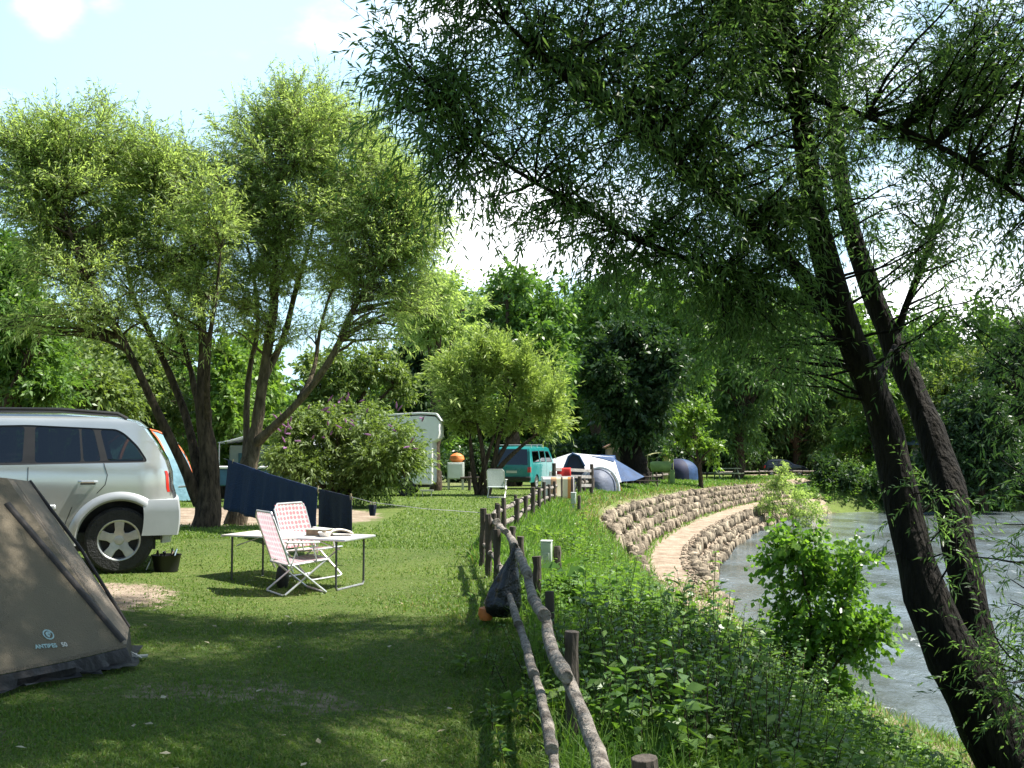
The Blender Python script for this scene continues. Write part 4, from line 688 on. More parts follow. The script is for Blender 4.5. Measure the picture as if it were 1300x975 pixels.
def rt_(y): # top rail height
    return float(np.interp(y, [3, 4, 4.7, 5.9, 7.3, 8.7, 10.8, 13], [.17, .27, .33, .43, .54, .62, .64, .63]))
def rx_(y): return float(np.interp(y, [3, 4, 4.7, 5.9, 7.3, 8.7, 10.8, 12.8, 14], [.40, .325, .284, .23, .126, .03, -.085, -.3, -.34]))
ys = [2.6, 3.7, 5.1, 6.3, 7.5, 8.9, 10.3, 11.6, 12.8]
for i in range(len(ys)-1):
    a, b = ys[i], ys[i+1]; m1 = log((rx_(a)+.0, a-.12, rt_(a)+.02), (rx_(b)+.01, b+.12, rt_(b)-.02), .038, .031, 12, .035, i+1, .02); m1.v = [tuple(Vector(v)-root) for v in m1.v]; m1.build('rail', M['wood_rail'], fr, bevel=.004)
    m2 = log((rx_(a)-.07, a-.1, rt_(a)-.34), (rx_(b)-.06, b+.1, rt_(b)-.36), .031, .026, 12, .03, i+31, .015); m2.v = [tuple(Vector(v)-root) for v in m2.v]; m2.build('rail', M['wood_rail'], fr, bevel=.004)
for i, (px, py, y, r_) in enumerate([(745, 868, 4.75, .042), (725, 800, 5.9, .042), (697, 752, 7.6, .042), (680, 707, 9.3, .043), (664, 681, 11.0, .043), (650, 668, 12.6, .043)]):
    t_ = P(px, py, y); g = hz(t_.x, y)
    if i: post(fr, (t_.x, y, g), t_.z-g, r_, i*7+3, root)
for i, (y, dh) in enumerate([(10.25, .04), (11.65, .1), (12.85, .1)]):
    x = rx_(y)-.09; g = hz(x, y); post(fr, (x, y, g), rt_(y)+dh-g, .038, i*5+60, root)
# the fence turns right along the terrace
def curve_fence(name, label, ys, Hp, rp, rr_, seed, tworail=True, pairs=True):
    pts = [Vector((on_f(y), y, hz(on_f(y), y))) for y in ys]; root = pts[0].copy(); f = thing(name, root, label, 'fence')
    for i, p in enumerate(pts):
        post(f, p+Vector((.06, 0, 0)), Hp*random.uniform(.9, 1.1), rp, seed+i, root)
        if pairs and i % 2 == 0: post(f, p+Vector((-.1, .05, 0)), Hp*random.uniform(.85, 1.0), rp*.9, seed+50+i, root)
        if i+1 < len(pts):
            q = pts[i+1]
            for zz in ((.78, .38) if tworail else (.72,)):
                m_ = log(p+Vector((0, 0, Hp*zz))-root, q+Vector((0, 0, Hp*zz-.02))-root, rr_, rr_*.85, 8, .03, seed+i+int(zz*10), .01); m_.build('rail', M['wood_rail'], f)
    return f
curve_fence('rustic_fence', 'weathered log fence with paired dark posts curving past the striped towels', [13.9, 15.3, 16.7, 18.1, 19.6, 21.2, 22.9, 24.6, 26.4, 28.3, 30.3, 32.4, 34.5], .62, .042, .042, 100)
curve_fence('picket_fence', 'far low fence of short dark posts and pale rails above the terrace grass', [36.5+i*2.0+.02*i*i for i in range(25)], .62, .07, .075, 300, False, False)
sp = post(None, (.50, 4.0, hz(.5, 4.0)), .62, .05, 999); sp.name = 'wooden_post'; tag(sp, 'lone square-topped dark post cut off by the bottom edge right of the fence', 'post')
M['wood_grey'] = mat('weathered_plank', (.30, .28, .26), .85, .25, 6, .2, 20, stretch=(.3, 1, 1))
g = P(703, 634, 34.5); g.z = hz(g.x, g.y); e = P(751, 626, 38); e.z = hz(e.x, e.y); bar = thing('rail_barrier', g, 'plank barrier with two tall posts in front of the small grey dome tent', 'barrier')
for p, hh in ((g, 1.15), (e, 1.2)):
    post(bar, p, hh, .07, 5, g)
for zz in (.95, .72, .40):
    m = MB(); d = (e-g); m.box(d/2+Vector((0, 0, zz)), (d.length, .04, .11), Matrix.Rotation(math.atan2(d.y, d.x), 3, 'Z') @ Matrix.Rotation(-math.asin(d.z/d.length), 3, 'Y')); m.build('rail', M['wood_grey'], bar, bevel=.006)
BAR = (g, e)
# ---------------------------------------------------------------- vehicles
M['glass'] = None
def glassmat(name, tint, tr=.55):
    m, nt, o = newmat(name); t = N(nt, 'ShaderNodeBsdfTransparent'); t.inputs[0].default_value = (*tint, 1); g = N(nt, 'ShaderNodeBsdfGlossy', Roughness=.03); g.inputs[0].default_value = (.95, .97, 1, 1)
    f = N(nt, 'ShaderNodeFresnel', IOR=1.6); nz = N(nt, 'ShaderNodeTexNoise', Scale=3.0); b = N(nt, 'ShaderNodeBump', Strength=.05, Distance=.01); lk(nt, nz.outputs['Fac'], b.inputs['Height']); lk(nt, b.outputs[0], g.inputs['Normal'])
    a = N(nt, 'ShaderNodeMath', operation='ADD'); a.inputs[1].default_value = .02; lk(nt, f.outputs[0], a.inputs[0])
    ms = N(nt, 'ShaderNodeMixShader'); lk(nt, a.outputs[0], ms.inputs[0]); lk(nt, t.outputs[0], ms.inputs[1]); lk(nt, g.outputs[0], ms.inputs[2]); lk(nt, ms.outputs[0], o.inputs[0]); return m
M['glass'] = glassmat('car_glass', (.22, .28, .24)); M['dark_glass'] = glassmat('dark_car_glass', (.06, .07, .07))
M['silver'] = mat('silver_paint', (.56, .59, .58), .2, .04, 1.5, metal=.65, coat=1, spec=.5)
M['silver_trim'] = mat('silver_trim', (.50, .52, .53), .38, .05, 3, metal=.4, spec=.5)
M['teal'] = mat('teal_paint', (.012, .20, .19), .3, .1, 1.5, coat=.5); M['navy'] = mat('dark_blue_paint', (.006, .012, .025), .3, .1, 1.5, coat=.5)
M['black_plastic'] = mat('black_plastic', (.010, .010, .011), .5, .2, 8); M['rubber'] = mat('tyre_rubber', (.03, .03, .031), .85, .25, 10, .15, 60)
M['alloy'] = mat('alloy_rim', (.55, .55, .54), .35, .12, 10, metal=.7); M['chrome'] = mat('chrome', (.8, .8, .8), .12, .05, 5, metal=1)
M['red_lens'] = mat('red_lens', (.55, .02, .01), .15, .1, 20, coat=.5); M['interior'] = mat('car_interior', (.06, .065, .065), .9, .2, 8); M['seam'] = mat('panel_gap', (.03, .03, .03), .8, .2, 8)
def panel_mesh(name, contours, fn, m, parent, zc=(), xc=(), off=0.0, solid=0, side=0):
    if side == 2: return [panel_mesh(name, contours, fn, m, parent, zc, xc, off, solid, s) for s in (1, -1)]
    pts = [[Vector((x, z, 0)) for x, z in c] for c in contours]; flat = [p for c in pts for p in c]; tris = tessellate_polygon(pts)
    bm = bmesh.new(); vs = [bm.verts.new(p) for p in flat]
    for t in tris:
        try: bm.faces.new([vs[i] for i in t])
        except ValueError: pass
    for z in zc: bmesh.ops.bisect_plane(bm, geom=bm.verts[:]+bm.edges[:]+bm.faces[:], plane_co=(0, z, 0), plane_no=(0, 1, 0))
    for x in xc: bmesh.ops.bisect_plane(bm, geom=bm.verts[:]+bm.edges[:]+bm.faces[:], plane_co=(x, 0, 0), plane_no=(1, 0, 0))
    me = bpy.data.meshes.new(name)
    n0 = len(bm.verts)
    geo = bmesh.ops.duplicate(bm, geom=bm.verts[:]+bm.edges[:]+bm.faces[:])['geom'] if side == 0 else (bm.verts[:] if side == -1 else []); dup = {g for g in geo if isinstance(g, bmesh.types.BMVert)}
    for v in bm.verts:
        x, z = v.co.x, v.co.y; y = fn(x, z)+off; v.co = (x, -y if v in dup else y, z)
    bm.normal_update()
    bmesh.ops.recalc_face_normals(bm, faces=bm.faces)
    for f in bm.faces:
        f.smooth = True
        if f.normal.y*f.calc_center_median().y < 0: f.normal_flip()
    bm.to_mesh(me); bm.free(); me.materials.append(m); o = bpy.data.objects.new(name, me); C.objects.link(o); o.parent = parent
    if solid: md = o.modifiers.new('s', 'SOLIDIFY'); md.thickness = solid; md.offset = -1
    return o
def rpoly(pts, r=.04, n=4):
    out = []; k = len(pts)
    for i in range(k):
        p0, p, p1 = (Vector(pts[i-1]), Vector(pts[i]), Vector(pts[(i+1) % k])); a = (p0-p); b = (p1-p); rr = min(r, a.length*.45, b.length*.45); a = p+a.normalized()*rr; b = p+b.normalized()*rr
        for j in range(n+1):
            t = j/n; out.append(tuple(a.lerp(p, t).lerp(p.lerp(b, t), t)))
    return out
def inset(poly, d):
    c = Vector((sum(p[0] for p in poly)/len(poly), sum(p[1] for p in poly)/len(poly))); out = []
    for p in poly:
        v = Vector(p)-c; out.append(tuple(c+v*(1-d/max(v.length, .05))))
    return out
def wheel(parent, x, y, r, w, spokes=5, detail=True):
    s = 1 if y > 0 else -1; o = MB(); o.lathe([(r*.62, -w/2), (r*.9, -w/2), (r*.985, -w*.36), (r, 0), (r*.985, w*.36), (r*.9, w/2), (r*.62, w/2), (r*.62, -w/2)], 40, axis='y'); wt = o.build('wheel', M['rubber'], parent); wt.location = (x, y, r)
    rm = MB(); R_ = r*.63; rm.lathe([(R_, s*w*.42), (R_*.98, s*w*.50), (R_*.90, s*w*.47), (R_*.86, s*w*.30), (R_*.84, -s*w*.2)], 40, axis='y')
    rm.lathe([(0.001, s*w*.43), (R_*.2, s*w*.42), (R_*.24, s*w*.36), (R_*.24, s*w*.1)], 20, axis='y')
    for k in range(spokes):
        a = 2*math.pi*k/spokes+math.pi/2; d = Vector((math.cos(a), 0, math.sin(a))); t = Vector((-math.sin(a), 0, math.cos(a))); pts = []
        for rr_, hw, yy in ((R_*.16, .30, .38), (R_*.5, .19, .42), (R_*.93, .24, .44)):
            for e in (-1, 1):
                for dy in (0, -.12): pts.append(d*rr_+t*(e*hw*R_)+Vector((0, s*w*(yy+dy), 0)))
        f = []
        for q in range(2):
            b = q*4; f += [(b, b+2, b+6, b+4), (b+1, b+5, b+7, b+3), (b, b+4, b+5, b+1), (b+2, b+3, b+7, b+6)]
        rm.add(pts, f)
    rm.build('rim', M['alloy'], wt, bevel=.004 if detail else 0)
    dk = MB(); dk.lathe([(0.001, s*w*.05), (R_*.85, s*w*.05)], 24, axis='y'); dk.build('brake_disc', M['black_plastic'], wt); return wt
def car(name, label, loc, rz, sp, cat='car', group=None):
    rt = thing(name, loc, label, cat, rz, group); top = sp['top']; W = sp['w']; L = top[-1][0]; wr = sp['wr']; ra = wr*1.2; paint = M[sp['paint']]; belt = sp['belt']; zb = sp['zb']; roof = max(z for x, z in top); gl = M[sp.get('glass', 'glass')]
    def fn(x, z):
        y = W; y -= max(0, zb+.25-z)**1.5*.25; y -= max(0, z-belt+.22)**2*.35 if z < belt else .22**2*.35+(z-belt)*sp.get('tumble', .32)
        y -= sp.get('rt', .16)*max(0, 1-(x-top[0][0])/.38)**2.2; y -= sp.get('ft', .22)*max(0, 1-(L-x)/.7)**2
        y -= .09*max(0, (z-(roof-.10))/.10)**2
        return y
    sil = list(top)
    def arch(cx): return [(cx+ra*math.cos(a), wr+ra*math.sin(a)) for a in [math.pi*i/16-.0 for i in range(17)]]
    bot = [(sil[-1][0]-.03, zb)]+[(x, max(z, zb)) for x, z in arch(sp['xf'])]+[(x, max(z, zb)) for x, z in arch(sp['xr'])]+[(sil[0][0]+.03, zb)]
    outl = sil+bot; dlo = sp['dlo']
    zc = [zb+.06*i for i in range(1, int((roof-zb)/.06)+1)]; xc = [sil[0][0]+.08*i for i in range(1, 6)]+[L-.12*i for i in range(1, 7)]
    bd = panel_mesh('body', [outl]+[rpoly(d, .06) for d in dlo], fn, paint, rt, zc, xc)
    # top skin
    m = MB(); ny = 14; tp = chaikin(sil, 1) if sp.get('smooth', True) else np.array(sil); tp = np.array(sil) if len(sil) > 60 else np.array(sil)
    vs = []; scr = sp.get('screens', []); dense = []
    for i in range(len(tp)-1):
        n_ = max(1, int(np.linalg.norm(tp[i+1]-tp[i])/.12))
        for j in range(n_): dense.append(tuple(tp[i]+(tp[i+1]-tp[i])*j/n_))
    dense.append(tuple(tp[-1]))
    for x, z in dense:
        yy = fn(x, z); tx = 0
        for j in range(ny+1):
            v = -1+2*j/ny; bulge = (1-v*v); cx = sp.get('bul', .05)
            dxs = -cx*bulge if x < .45 else (cx*1.6*bulge if x > L-1.2 and z < belt+.5 else 0); vs.append((x+dxs*(1 if x < .45 else 1), yy*v, z+.035*bulge*(1 if z > roof-.12 else .6)))
    fs = []; mi = []
    for i in range(len(dense)-1):
        xm = (dense[i][0]+dense[i+1][0])/2; zm = (dense[i][1]+dense[i+1][1])/2
        for j in range(ny):
            fs.append((i*(ny+1)+j, i*(ny+1)+j+1, (i+1)*(ny+1)+j+1, (i+1)*(ny+1)+j)); g = 0
            for x0, x1, z0, z1 in scr:
                if x0 < xm < x1 and z0 < zm < z1 and 1 <= j < ny-1: g = 1
            mi.append(g)
    b = MB(); b.v = [tuple(v) for v in vs]; b.f = [f for f, g in zip(fs, mi) if g == 0]; b.m = [0]*len(b.f); b.build('roof', paint, rt, angle=50)
    for hf in (0, 1):
        b = MB(); b.v = [tuple(v) for v in vs]; b.f = [f for f, g in zip(fs, mi) if g and (vs[f[0]][0] > L/2) == bool(hf)]; b.m = [0]*len(b.f)
        if b.f: b.build('windscreen', gl, rt, angle=60)
    # window surrounds and panes
    for k, d in enumerate(dlo):
        panes = sp['panes'][k]; panel_mesh('window_surround', [rpoly(d, .06)]+[rpoly(p, .035) for p in panes], fn, M['black_plastic'], rt, [belt+.08*i for i in range(1, 6)], off=-.008, side=2)
        for p in panes: panel_mesh('window', [rpoly(inset(p, -.004), .035)], fn, gl, rt, [belt+.08*i for i in range(1, 6)], off=-.012, side=2)
    # arches, lining, flares
    for cx in (sp['xr'], sp['xf']):
        m = MB()
        for s in (1, -1):
            m.grid(lambda u, v, s=s: (cx+ra*1.0*math.cos(math.pi*u), s*(W-.02-.45*v), wr+ra*math.sin(math.pi*u)), 20, 2)
        m.build('wheel_arch', M['black_plastic'], rt)
        if sp.get('flare'):
            for s in (1, -1):
                m = MB()
                def ff(u, v, s=s):
                    a = -.12+(math.pi+.24)*u; rr_ = ra*(.985+.27*v); x = cx+rr_*math.cos(a); z = max(zb-.02, wr+rr_*math.sin(a)); return (x, s*(fn(x, max(z, zb))+.034*math.sin(math.pi*min(1, v*.8+.25))-(.03 if v == 0 else 0)-(.05 if v > .99 else 0)), z)
                m.grid(ff, 36, 6)
                m.build('wheel_flare', M['silver_trim'], rt)
    for x in (sp['xr'], sp['xf']):
        for s in (1, -1): wheel(rt, x, s*(W-.125), wr, .22, detail=sp.get('detail', False))
    # floor, seats
    m = MB(); m.box((L/2, 0, zb+.06), (L-.3, 2*W-.25, .1)); m.box((L*.5, 0, zb+.3), (L-.5, 2*W-.5, .4)); m.build('floor_pan', M['interior'], rt)
    for sx in sp.get('seats', []):
        for s in (-.36, .36):
            m = MB(); m.box((sx, s, belt-.28), (.5, .46, .14)); m.box((sx-.25, s, belt-.02), (.14, .46, .5), Matrix.Rotation(-.2, 3, 'Y')); m.box((sx-.30, s, belt+.27), (.09, .24, .16), Matrix.Rotation(-.15, 3, 'Y')); m.build('seat', M['interior'], rt, bevel=.04)
    # door gaps
    for ln in sp.get('gaps', []):
        q_ = [ln[0]]
        for a_, b_ in zip(ln[:-1], ln[1:]):
            n_ = max(1, int(math.dist(a_, b_)/.04)); q_ += [(a_[0]+(b_[0]-a_[0])*i/n_, a_[1]+(b_[1]-a_[1])*i/n_) for i in range(1, n_+1)]
        for s in (1, -1):
            m = MB(); m.tube([(x, s*(fn(x, z)+.0005), z) for x, z in q_], .004, 4); m.build('door_gap', M['seam'], rt)
    for x, z in sp.get('handles', []):
        for s in (1, -1):
            m = MB(); y = s*(fn(x, z)); m.tube([(x-.09, y, z), (x-.06, y+s*.03, z), (x+.06, y+s*.03, z), (x+.09, y, z)], .014, 8); m.build('door_handle', M['silver'] if sp['paint'] == 'silver' else M['black_plastic'], rt)
            m = MB(); m.box((x, y-s*.002, z-.01), (.15, .012, .05)); m.build('handle_recess', M['interior'], rt, bevel=.02)
    for z0, z1, w_ in sp.get('lamps', []):
        for s in (1, -1):
            m = MB(); m.grid(lambda u, v, s=s: (lambda z: ((lambda xs: (xs+.012+w_*u-.0, s*(fn(xs+w_*u, z)+.012), z))(sp['rearx'](z))))(z0+(z1-z0)*v), 4, 8)
            m.grid(lambda u, v, s=s: (lambda z: (sp['rearx'](z)-.02+.0*u, s*(fn(sp['rearx'](z), z)+.012-.13*u), z))(z0+(z1-z0)*v), 3, 8); m.build('tail_lamp', M['red_lens'], rt)
    return rt, fn
# silver SUV (x = 0 at the rear bumper, x grows towards the bonnet)
suv = dict(top=[(.015, .40), (-.0, .60), (.03, .80), (.06, .90), (.07, 1.05), (.12, 1.2), (.22, 1.38), (.34, 1.55), (.44, 1.62), (.60, 1.66), (1.2, 1.70), (1.8, 1.70), (2.25, 1.66), (2.45, 1.60), (2.8, 1.36), (3.1, 1.14), (3.5, 1.08), (3.9, .98), (4.1, .86), (4.17, .62), (4.15, .40)],
 w=.875, wr=.355, xr=.57, xf=3.05, belt=1.14, zb=.33, paint='silver', tumble=.34, flare=True, detail=True,
 dlo=[[(.29, 1.185), (.40, 1.36), (.53, 1.49), (.62, 1.545), (1.5, 1.585), (2.25, 1.565), (2.42, 1.50), (2.82, 1.15), (1.5, 1.165)]],
 panes=[[[(.33, 1.205), (.43, 1.36), (.55, 1.48), (.64, 1.53), (.79, 1.535), (.70, 1.20)], [(.77, 1.20), (.855, 1.54), (.98, 1.55), (.94, 1.195)], [(.965, 1.195), (1.0, 1.55), (1.43, 1.565), (1.41, 1.185)], [(1.53, 1.19), (1.53, 1.565), (2.22, 1.545), (2.38, 1.49), (2.72, 1.18)]]],
 screens=[(.10, .36, 1.12, 1.56), (2.44, 3.05, 1.16, 1.60)], seats=[1.35, 2.15],
 gaps=[[(1.47, z) for z in (.36, .6, .8, 1.0, 1.14)], [(.74, 1.18), (.70, 1.05), (.72, .95), (.80, .86)], [(1.04, .72), (1.1, .55), (1.13, .4)], [(2.72, 1.12), (2.68, .8), (2.62, .40)], [(1.16, .40), (1.8, .39), (2.6, .40)]],
 handles=[(.89, .985), (1.72, .965)], lamps=[(.86, 1.09, .028)], rearx=lambda z: float(np.interp(z, [.6, .8, .9, 1.05, 1.2], [0, .03, .06, .07, .12])))
aim = P(150, 727, 10.8); gzs = hz(-4.3, 10.8); th = R(-20)  # heading left, tail slightly further away
fwd = Vector((-math.cos(R(20)), -math.sin(R(20)), 0)); nrm = Vector((fwd.y*-1, fwd.x, 0))
side = Vector((math.sin(R(20)), -math.cos(R(20)), 0))     # towards the camera
contact = Vector((aim.x, 10.8, 0)); org = contact-fwd*.57-side*(.875)
SUVR, sfn = car('silver_car', 'silver four-wheel-drive car parked behind the grey tent on the left', (org.x, org.y, gzs), math.atan2(fwd.y, fwd.x), suv)
m = MB()
def bump(u, v):
    a = -1+2*u; z = .40+.38*v; y = .90*math.copysign(min(1, abs(a)*1.35), a); k = max(0, (abs(a)-.74)/.26); x = -.015-.03*(1-a*a)+k*.36; return (x+.02*math.sin(v*math.pi)*-1, y*(1-.02*(v > .9)), z)
m.grid(bump, 40, 6); m.grid(lambda u, v: (lambda p: (p[0]+(.16-p[0])*v*.6, p[1]*(1-.07*v), .78+.004*v))(bump(u, 1)), 40, 2); m.build('bumper', M['silver_trim'], SUVR, angle=50)
for s in (1, -1):
    m = MB(); m.tube([(.52, s*.60, 1.66), (.62, s*.60, 1.715), (1.2, s*.605, 1.755), (2.1, s*.60, 1.75), (2.3, s*.58, 1.69)], .02, 8); m.build('roof_rail', M['black_plastic'], SUVR)
    m = MB(); m.box((1.82, s*(sfn(1.8, .72)+.012), .72), (1.25, .035, .055)); m.build('side_moulding', M['silver_trim'], SUVR, bevel=.014)
m = MB(); m.box((2.0, 0, .30), (3.6, 1.5, .12)); m.box((1.0, 0, .28), (.5, 1.2, .1)); m.build('underbody', M['black_plastic'], SUVR)
m = MB(); m.tube([(-.02, -.5, .33), (.4, -.5, .30)], .03, 8); m.build('exhaust', M['chrome'], SUVR)
m = MB(); m.box((2.62, .96, 1.2), (.1, .22, .16)); m.build('mirror', M['silver'], SUVR, bevel=.03)
# teal van: rear faces the camera
van = dict(top=[(.0, .35), (-.02, .55), (0, .95), (.03, 1.1), (.18, 1.82), (.26, 1.90), (.5, 1.93), (2.5, 1.95), (3.3, 1.93), (3.5, 1.86), (4.1, 1.18), (4.5, 1.02), (4.62, .85), (4.66, .4)],
 w=.92, wr=.31, xr=.95, xf=3.85, belt=1.15, zb=.32, paint='teal', tumble=.16, glass='dark_glass', rt=.06, ft=.2, bul=.03,
 dlo=[[(.35, 1.22), (.42, 1.74), (1.55, 1.76), (1.55, 1.22)], [(1.7, 1.22), (1.7, 1.76), (2.6, 1.76), (2.6, 1.22)], [(2.75, 1.2), (2.75, 1.74), (3.35, 1.72), (3.85, 1.2)]],
 panes=[[[(.40, 1.26), (.46, 1.70), (1.5, 1.72), (1.5, 1.26)]], [[(1.75, 1.26), (1.75, 1.72), (2.55, 1.72), (2.55, 1.26)]], [[(2.8, 1.24), (2.8, 1.70), (3.3, 1.68), (3.74, 1.24)]]],
 screens=[(.0, .2, 1.12, 1.80), (3.5, 4.1, 1.2, 1.86)], gaps=[[(1.62, z) for z in (.4, .8, 1.2, 1.8)], [(2.68, z) for z in (.4, .8, 1.2, 1.8)]], lamps=[(.78, 1.02, .05)], rearx=lambda z: float(np.interp(z, [.5, .95, 1.1], [-.02, 0, .03])))
vg = P(650, 620, 46); vz = hz(vg.x, 46)
VR, vf = car('camper_van', 'teal camper van seen from behind beside the round yellow-green shrub', (vg.x, 46, vz), R(90-17), van, 'van')
m = MB(); m.box((-.06, 0, .48), (.14, 1.8, .2)); m.build('bumper', M['black_plastic'], VR, bevel=.03)
m = MB(); m.box((-.055, 0, .80), (.02, .5, .11)); m.build('number_plate', M['silver_trim'], VR)
m = MB()
for x in (.4, 1.4, 2.4): m.tube([(x, -.8, 1.9), (x, -.8, 2.02), (x, .8, 2.02), (x, .8, 1.9)], .02, 6)
m.build('roof_rack', M['silver_trim'], VR)
if 0: m = MB(); m.box((.1, -.55, 2.42), (.9, .9, .05), Matrix.Rotation(.12, 3, 'Y')); m.tube([(.3, -.8, 1.9), (.2, -.8, 2.4)], .02, 6); m.tube([(.3, -.2, 1.9), (.2, -.2, 2.4)], .02, 6); m.build('roof_hatch', M['teal'], VR, bevel=.01)
# far dark car, seen from the side
hat = dict(top=[(.02, .35), (0, .6), (.08, .85), (.12, 1.0), (.45, 1.38), (.8, 1.46), (1.6, 1.47), (2.2, 1.40), (2.85, 1.0), (3.6, .85), (3.95, .66), (4.0, .35)],
 w=.84, wr=.31, xr=.75, xf=3.2, belt=.92, zb=.28, paint='navy', tumble=.36, dlo=[[(.45, .97), (.68, 1.32), (1.6, 1.38), (2.1, 1.32), (2.62, .97)]], panes=[[[(.52, 1.0), (.7, 1.28), (1.35, 1.34), (1.35, 1.0)], [(1.45, 1.0), (1.45, 1.34), (2.05, 1.28), (2.48, 1.0)]]],
 screens=[(.14, .44, 1.02, 1.38), (2.2, 2.84, 1.0, 1.4)], lamps=[(.7, .95, .12)], rearx=lambda z: float(np.interp(z, [.6, .85, 1.0], [0, .08, .12])))
cg = P(968, 603, 93)
car('parked_car', 'dark blue car parked at the far end of the dirt track', (cg.x, 93, hz(cg.x, 93)), R(-8), hat)
# low blue trailer half hidden by the willow trunk
M['bluevan'] = mat('blue_cover', (.04, .13, .26), .5, .15, 3); M['white_plastic'] = mat('white_plastic', (.72, .73, .72), .5, .06, 4)
g = ground_pt(272, 30); tr = thing('trailer', g, 'low blue trailer with a white rim behind the left willow trunks', 'trailer')
m = MB(); m.box((1.0, 0, .72), (2.3, 1.2, .5)); m.build('box', M['bluevan'], tr, bevel=.04); m = MB(); m.box((1.0, 0, 1.0), (2.36, 1.26, .06)); m.build('rim', M['white_plastic'], tr, bevel=.01)
for s in (.66, -.66): wheel(tr, 1.0, s, .26, .14)
m = MB(); m.tube([(-.15, 0, .5), (-1.0, 0, .42)], .03); m.build('drawbar', M['alloy'], tr)
# caravan
M['caravan'] = mat('caravan_white', (.78, .78, .75), .4, .06, 1.2, .1, 40); M['caravan_stripe'] = mat('caravan_stripe', (.30, .33, .36), .5, .1, 4)
s_ = 35/FPX; g = ground_pt(549, 35); cv = thing('caravan', g, 'white caravan with an overhanging rounded front half hidden by the buddleia', 'caravan')
prof = [(0, .42), (0, 1.9), (.20, 2.0), (.26, 2.2), (.25, 2.62), (.12, 2.78), (-.4, 2.82), (-2.8, 2.72), (-4.0, 2.62), (-4.4, 2.2), (-4.4, .42)]
m = MB(); m.prism(prof, 0, 2.2); m.build('body', M['caravan'], cv, bevel=.03)
m = MB(); m.prism([(-4.2, 2.66), (-.4, 2.86), (.12, 2.83), (.30, 2.62), (.33, 2.64), (.15, 2.90), (-.4, 2.93), (-4.2, 2.72)], -.05, 2.25); m.build('roof', M['white_plastic'], cv, bevel=.01)
for x0, x1, z0, z1 in ((-1.9, -.9, 1.35, 1.95), (-3.8, -2.9, 1.35, 1.95)):
    m = MB(); m.box(((x0+x1)/2, -.012, (z0+z1)/2), (x1-x0, .04, z1-z0)); w_ = m.build('window', M['black_plastic'], cv, bevel=.02); m = MB(); m.box(((x0+x1)/2, -.034, (z0+z1)/2), (x1-x0-.1, .01, z1-z0-.1)); m.build('pane', M['dark_glass'], w_)
m = MB(); m.box((-.45, -.012, 1.25), (.6, .03, 1.6)); dr = m.build('door', M['white_plastic'], cv, bevel=.02); m = MB(); m.box((-.66, -.04, 1.2), (.03, .04, .1)); m.build('handle', M['black_plastic'], dr)
m = MB(); m.box((-2.2, -.008, .62), (4.2, .02, .1)); m.build('stripe', M['caravan_stripe'], cv)
for x in (-.9, -3.3):
    for y in (.06, 2.1): wheel(cv, x, y, .32, .2)
m = MB(); m.box((-2.2, 1.1, .38), (4.2, 1.9, .12)); m.build('chassis', M['black_plastic'], cv)
m = MB(); m.box((-.15, -.25, .22), (.45, .3, .05)); m.tube([(-.3, -.25, 0), (-.3, -.25, .2)], .02); m.tube([(0, -.25, 0), (0, -.25, .2)], .02); m.build('step', M['alloy'], cv)

# ---------------------------------------------------------------- tents
M['canvas'] = mat('tent_canvas', (.20, .165, .115), .75, .12, 1.4, .12, 120, trans=.12, spec=.25, col2=(.15, .125, .09)); M['canvas_trim'] = mat('tent_trim', (.035, .028, .026), .7, .2, 20); M['flap'] = mat('mud_flap', (.008, .008, .010), .5, .3, 6, .2, 9, spec=.3)
M['canvas_light'] = mat('tent_side_panel', (.22, .18, .14), .75, .12, 2, .15, 100, trans=.12)
def onplane(px, py, A0, n_):
    d = (P(px, py, 5)-EYE); t = (A0-EYE).dot(n_)/d.dot(n_); return EYE+d*t
Rr = P(160, 820, 6.95); A1 = P(9, 607, 7.25); Lb = P(0, 857, 6.0); pn = (A1-Rr).cross(Lb-Rr).normalized()
if pn.dot(EYE-Rr) < 0: pn = -pn
Rr = onplane(160, 822, Rr, pn)
L2 = onplane(85, 840, Rr, pn); L3 = onplane(-140, 885, Rr, pn); A0 = onplane(-110, 596, Rr, pn)
A2 = P(38, 611, 7.9); R2 = P(164, 797, 7.45); back = P(-60, 740, 10.2); Aback = P(-70, 600, 9.4)
root = Vector((-4.0, 7.6, hz(-4, 7.6))); tn_ = thing('dome_tent', root, 'grey-brown tent with dark pole sleeves standing in the left foreground', 'tent')
def quad(m, a, b, c, d, nu=12, nv=12, sag=None, n_=None, edge=0.0):
    def f(u, v):
        p = a.lerp(b, u).lerp(d.lerp(c, u), v); k = math.sin(math.pi*u)*math.sin(math.pi*v)
        if sag: p = p+n_*(-sag*k)
        return p-root
    m.grid(f, nu, nv)
m = MB(); quad(m, A1, Rr, L3, A0, 16, 16); m.build('wall_panel', M['canvas'], tn_, angle=80)
n2 = (R2-A2).cross(Rr-A2).normalized(); n2 = n2 if n2.dot(EYE-A2) > 0 else -n2
m = MB(); quad(m, A1, A2, R2, Rr, 6, 16, -.03, n2); m.build('side_panel', M['canvas_light'], tn_, angle=80)
m = MB(); quad(m, A2, R2, back, Aback, 12, 12, .05, (back-R2).cross(A2-R2).normalized()); quad(m, A0, A1, A2, Aback, 6, 6); q_ = Aback.lerp(A0, 1)+Vector((-.6, .2, -.3)); m.build('back_panel', M['canvas'], tn_, angle=80)
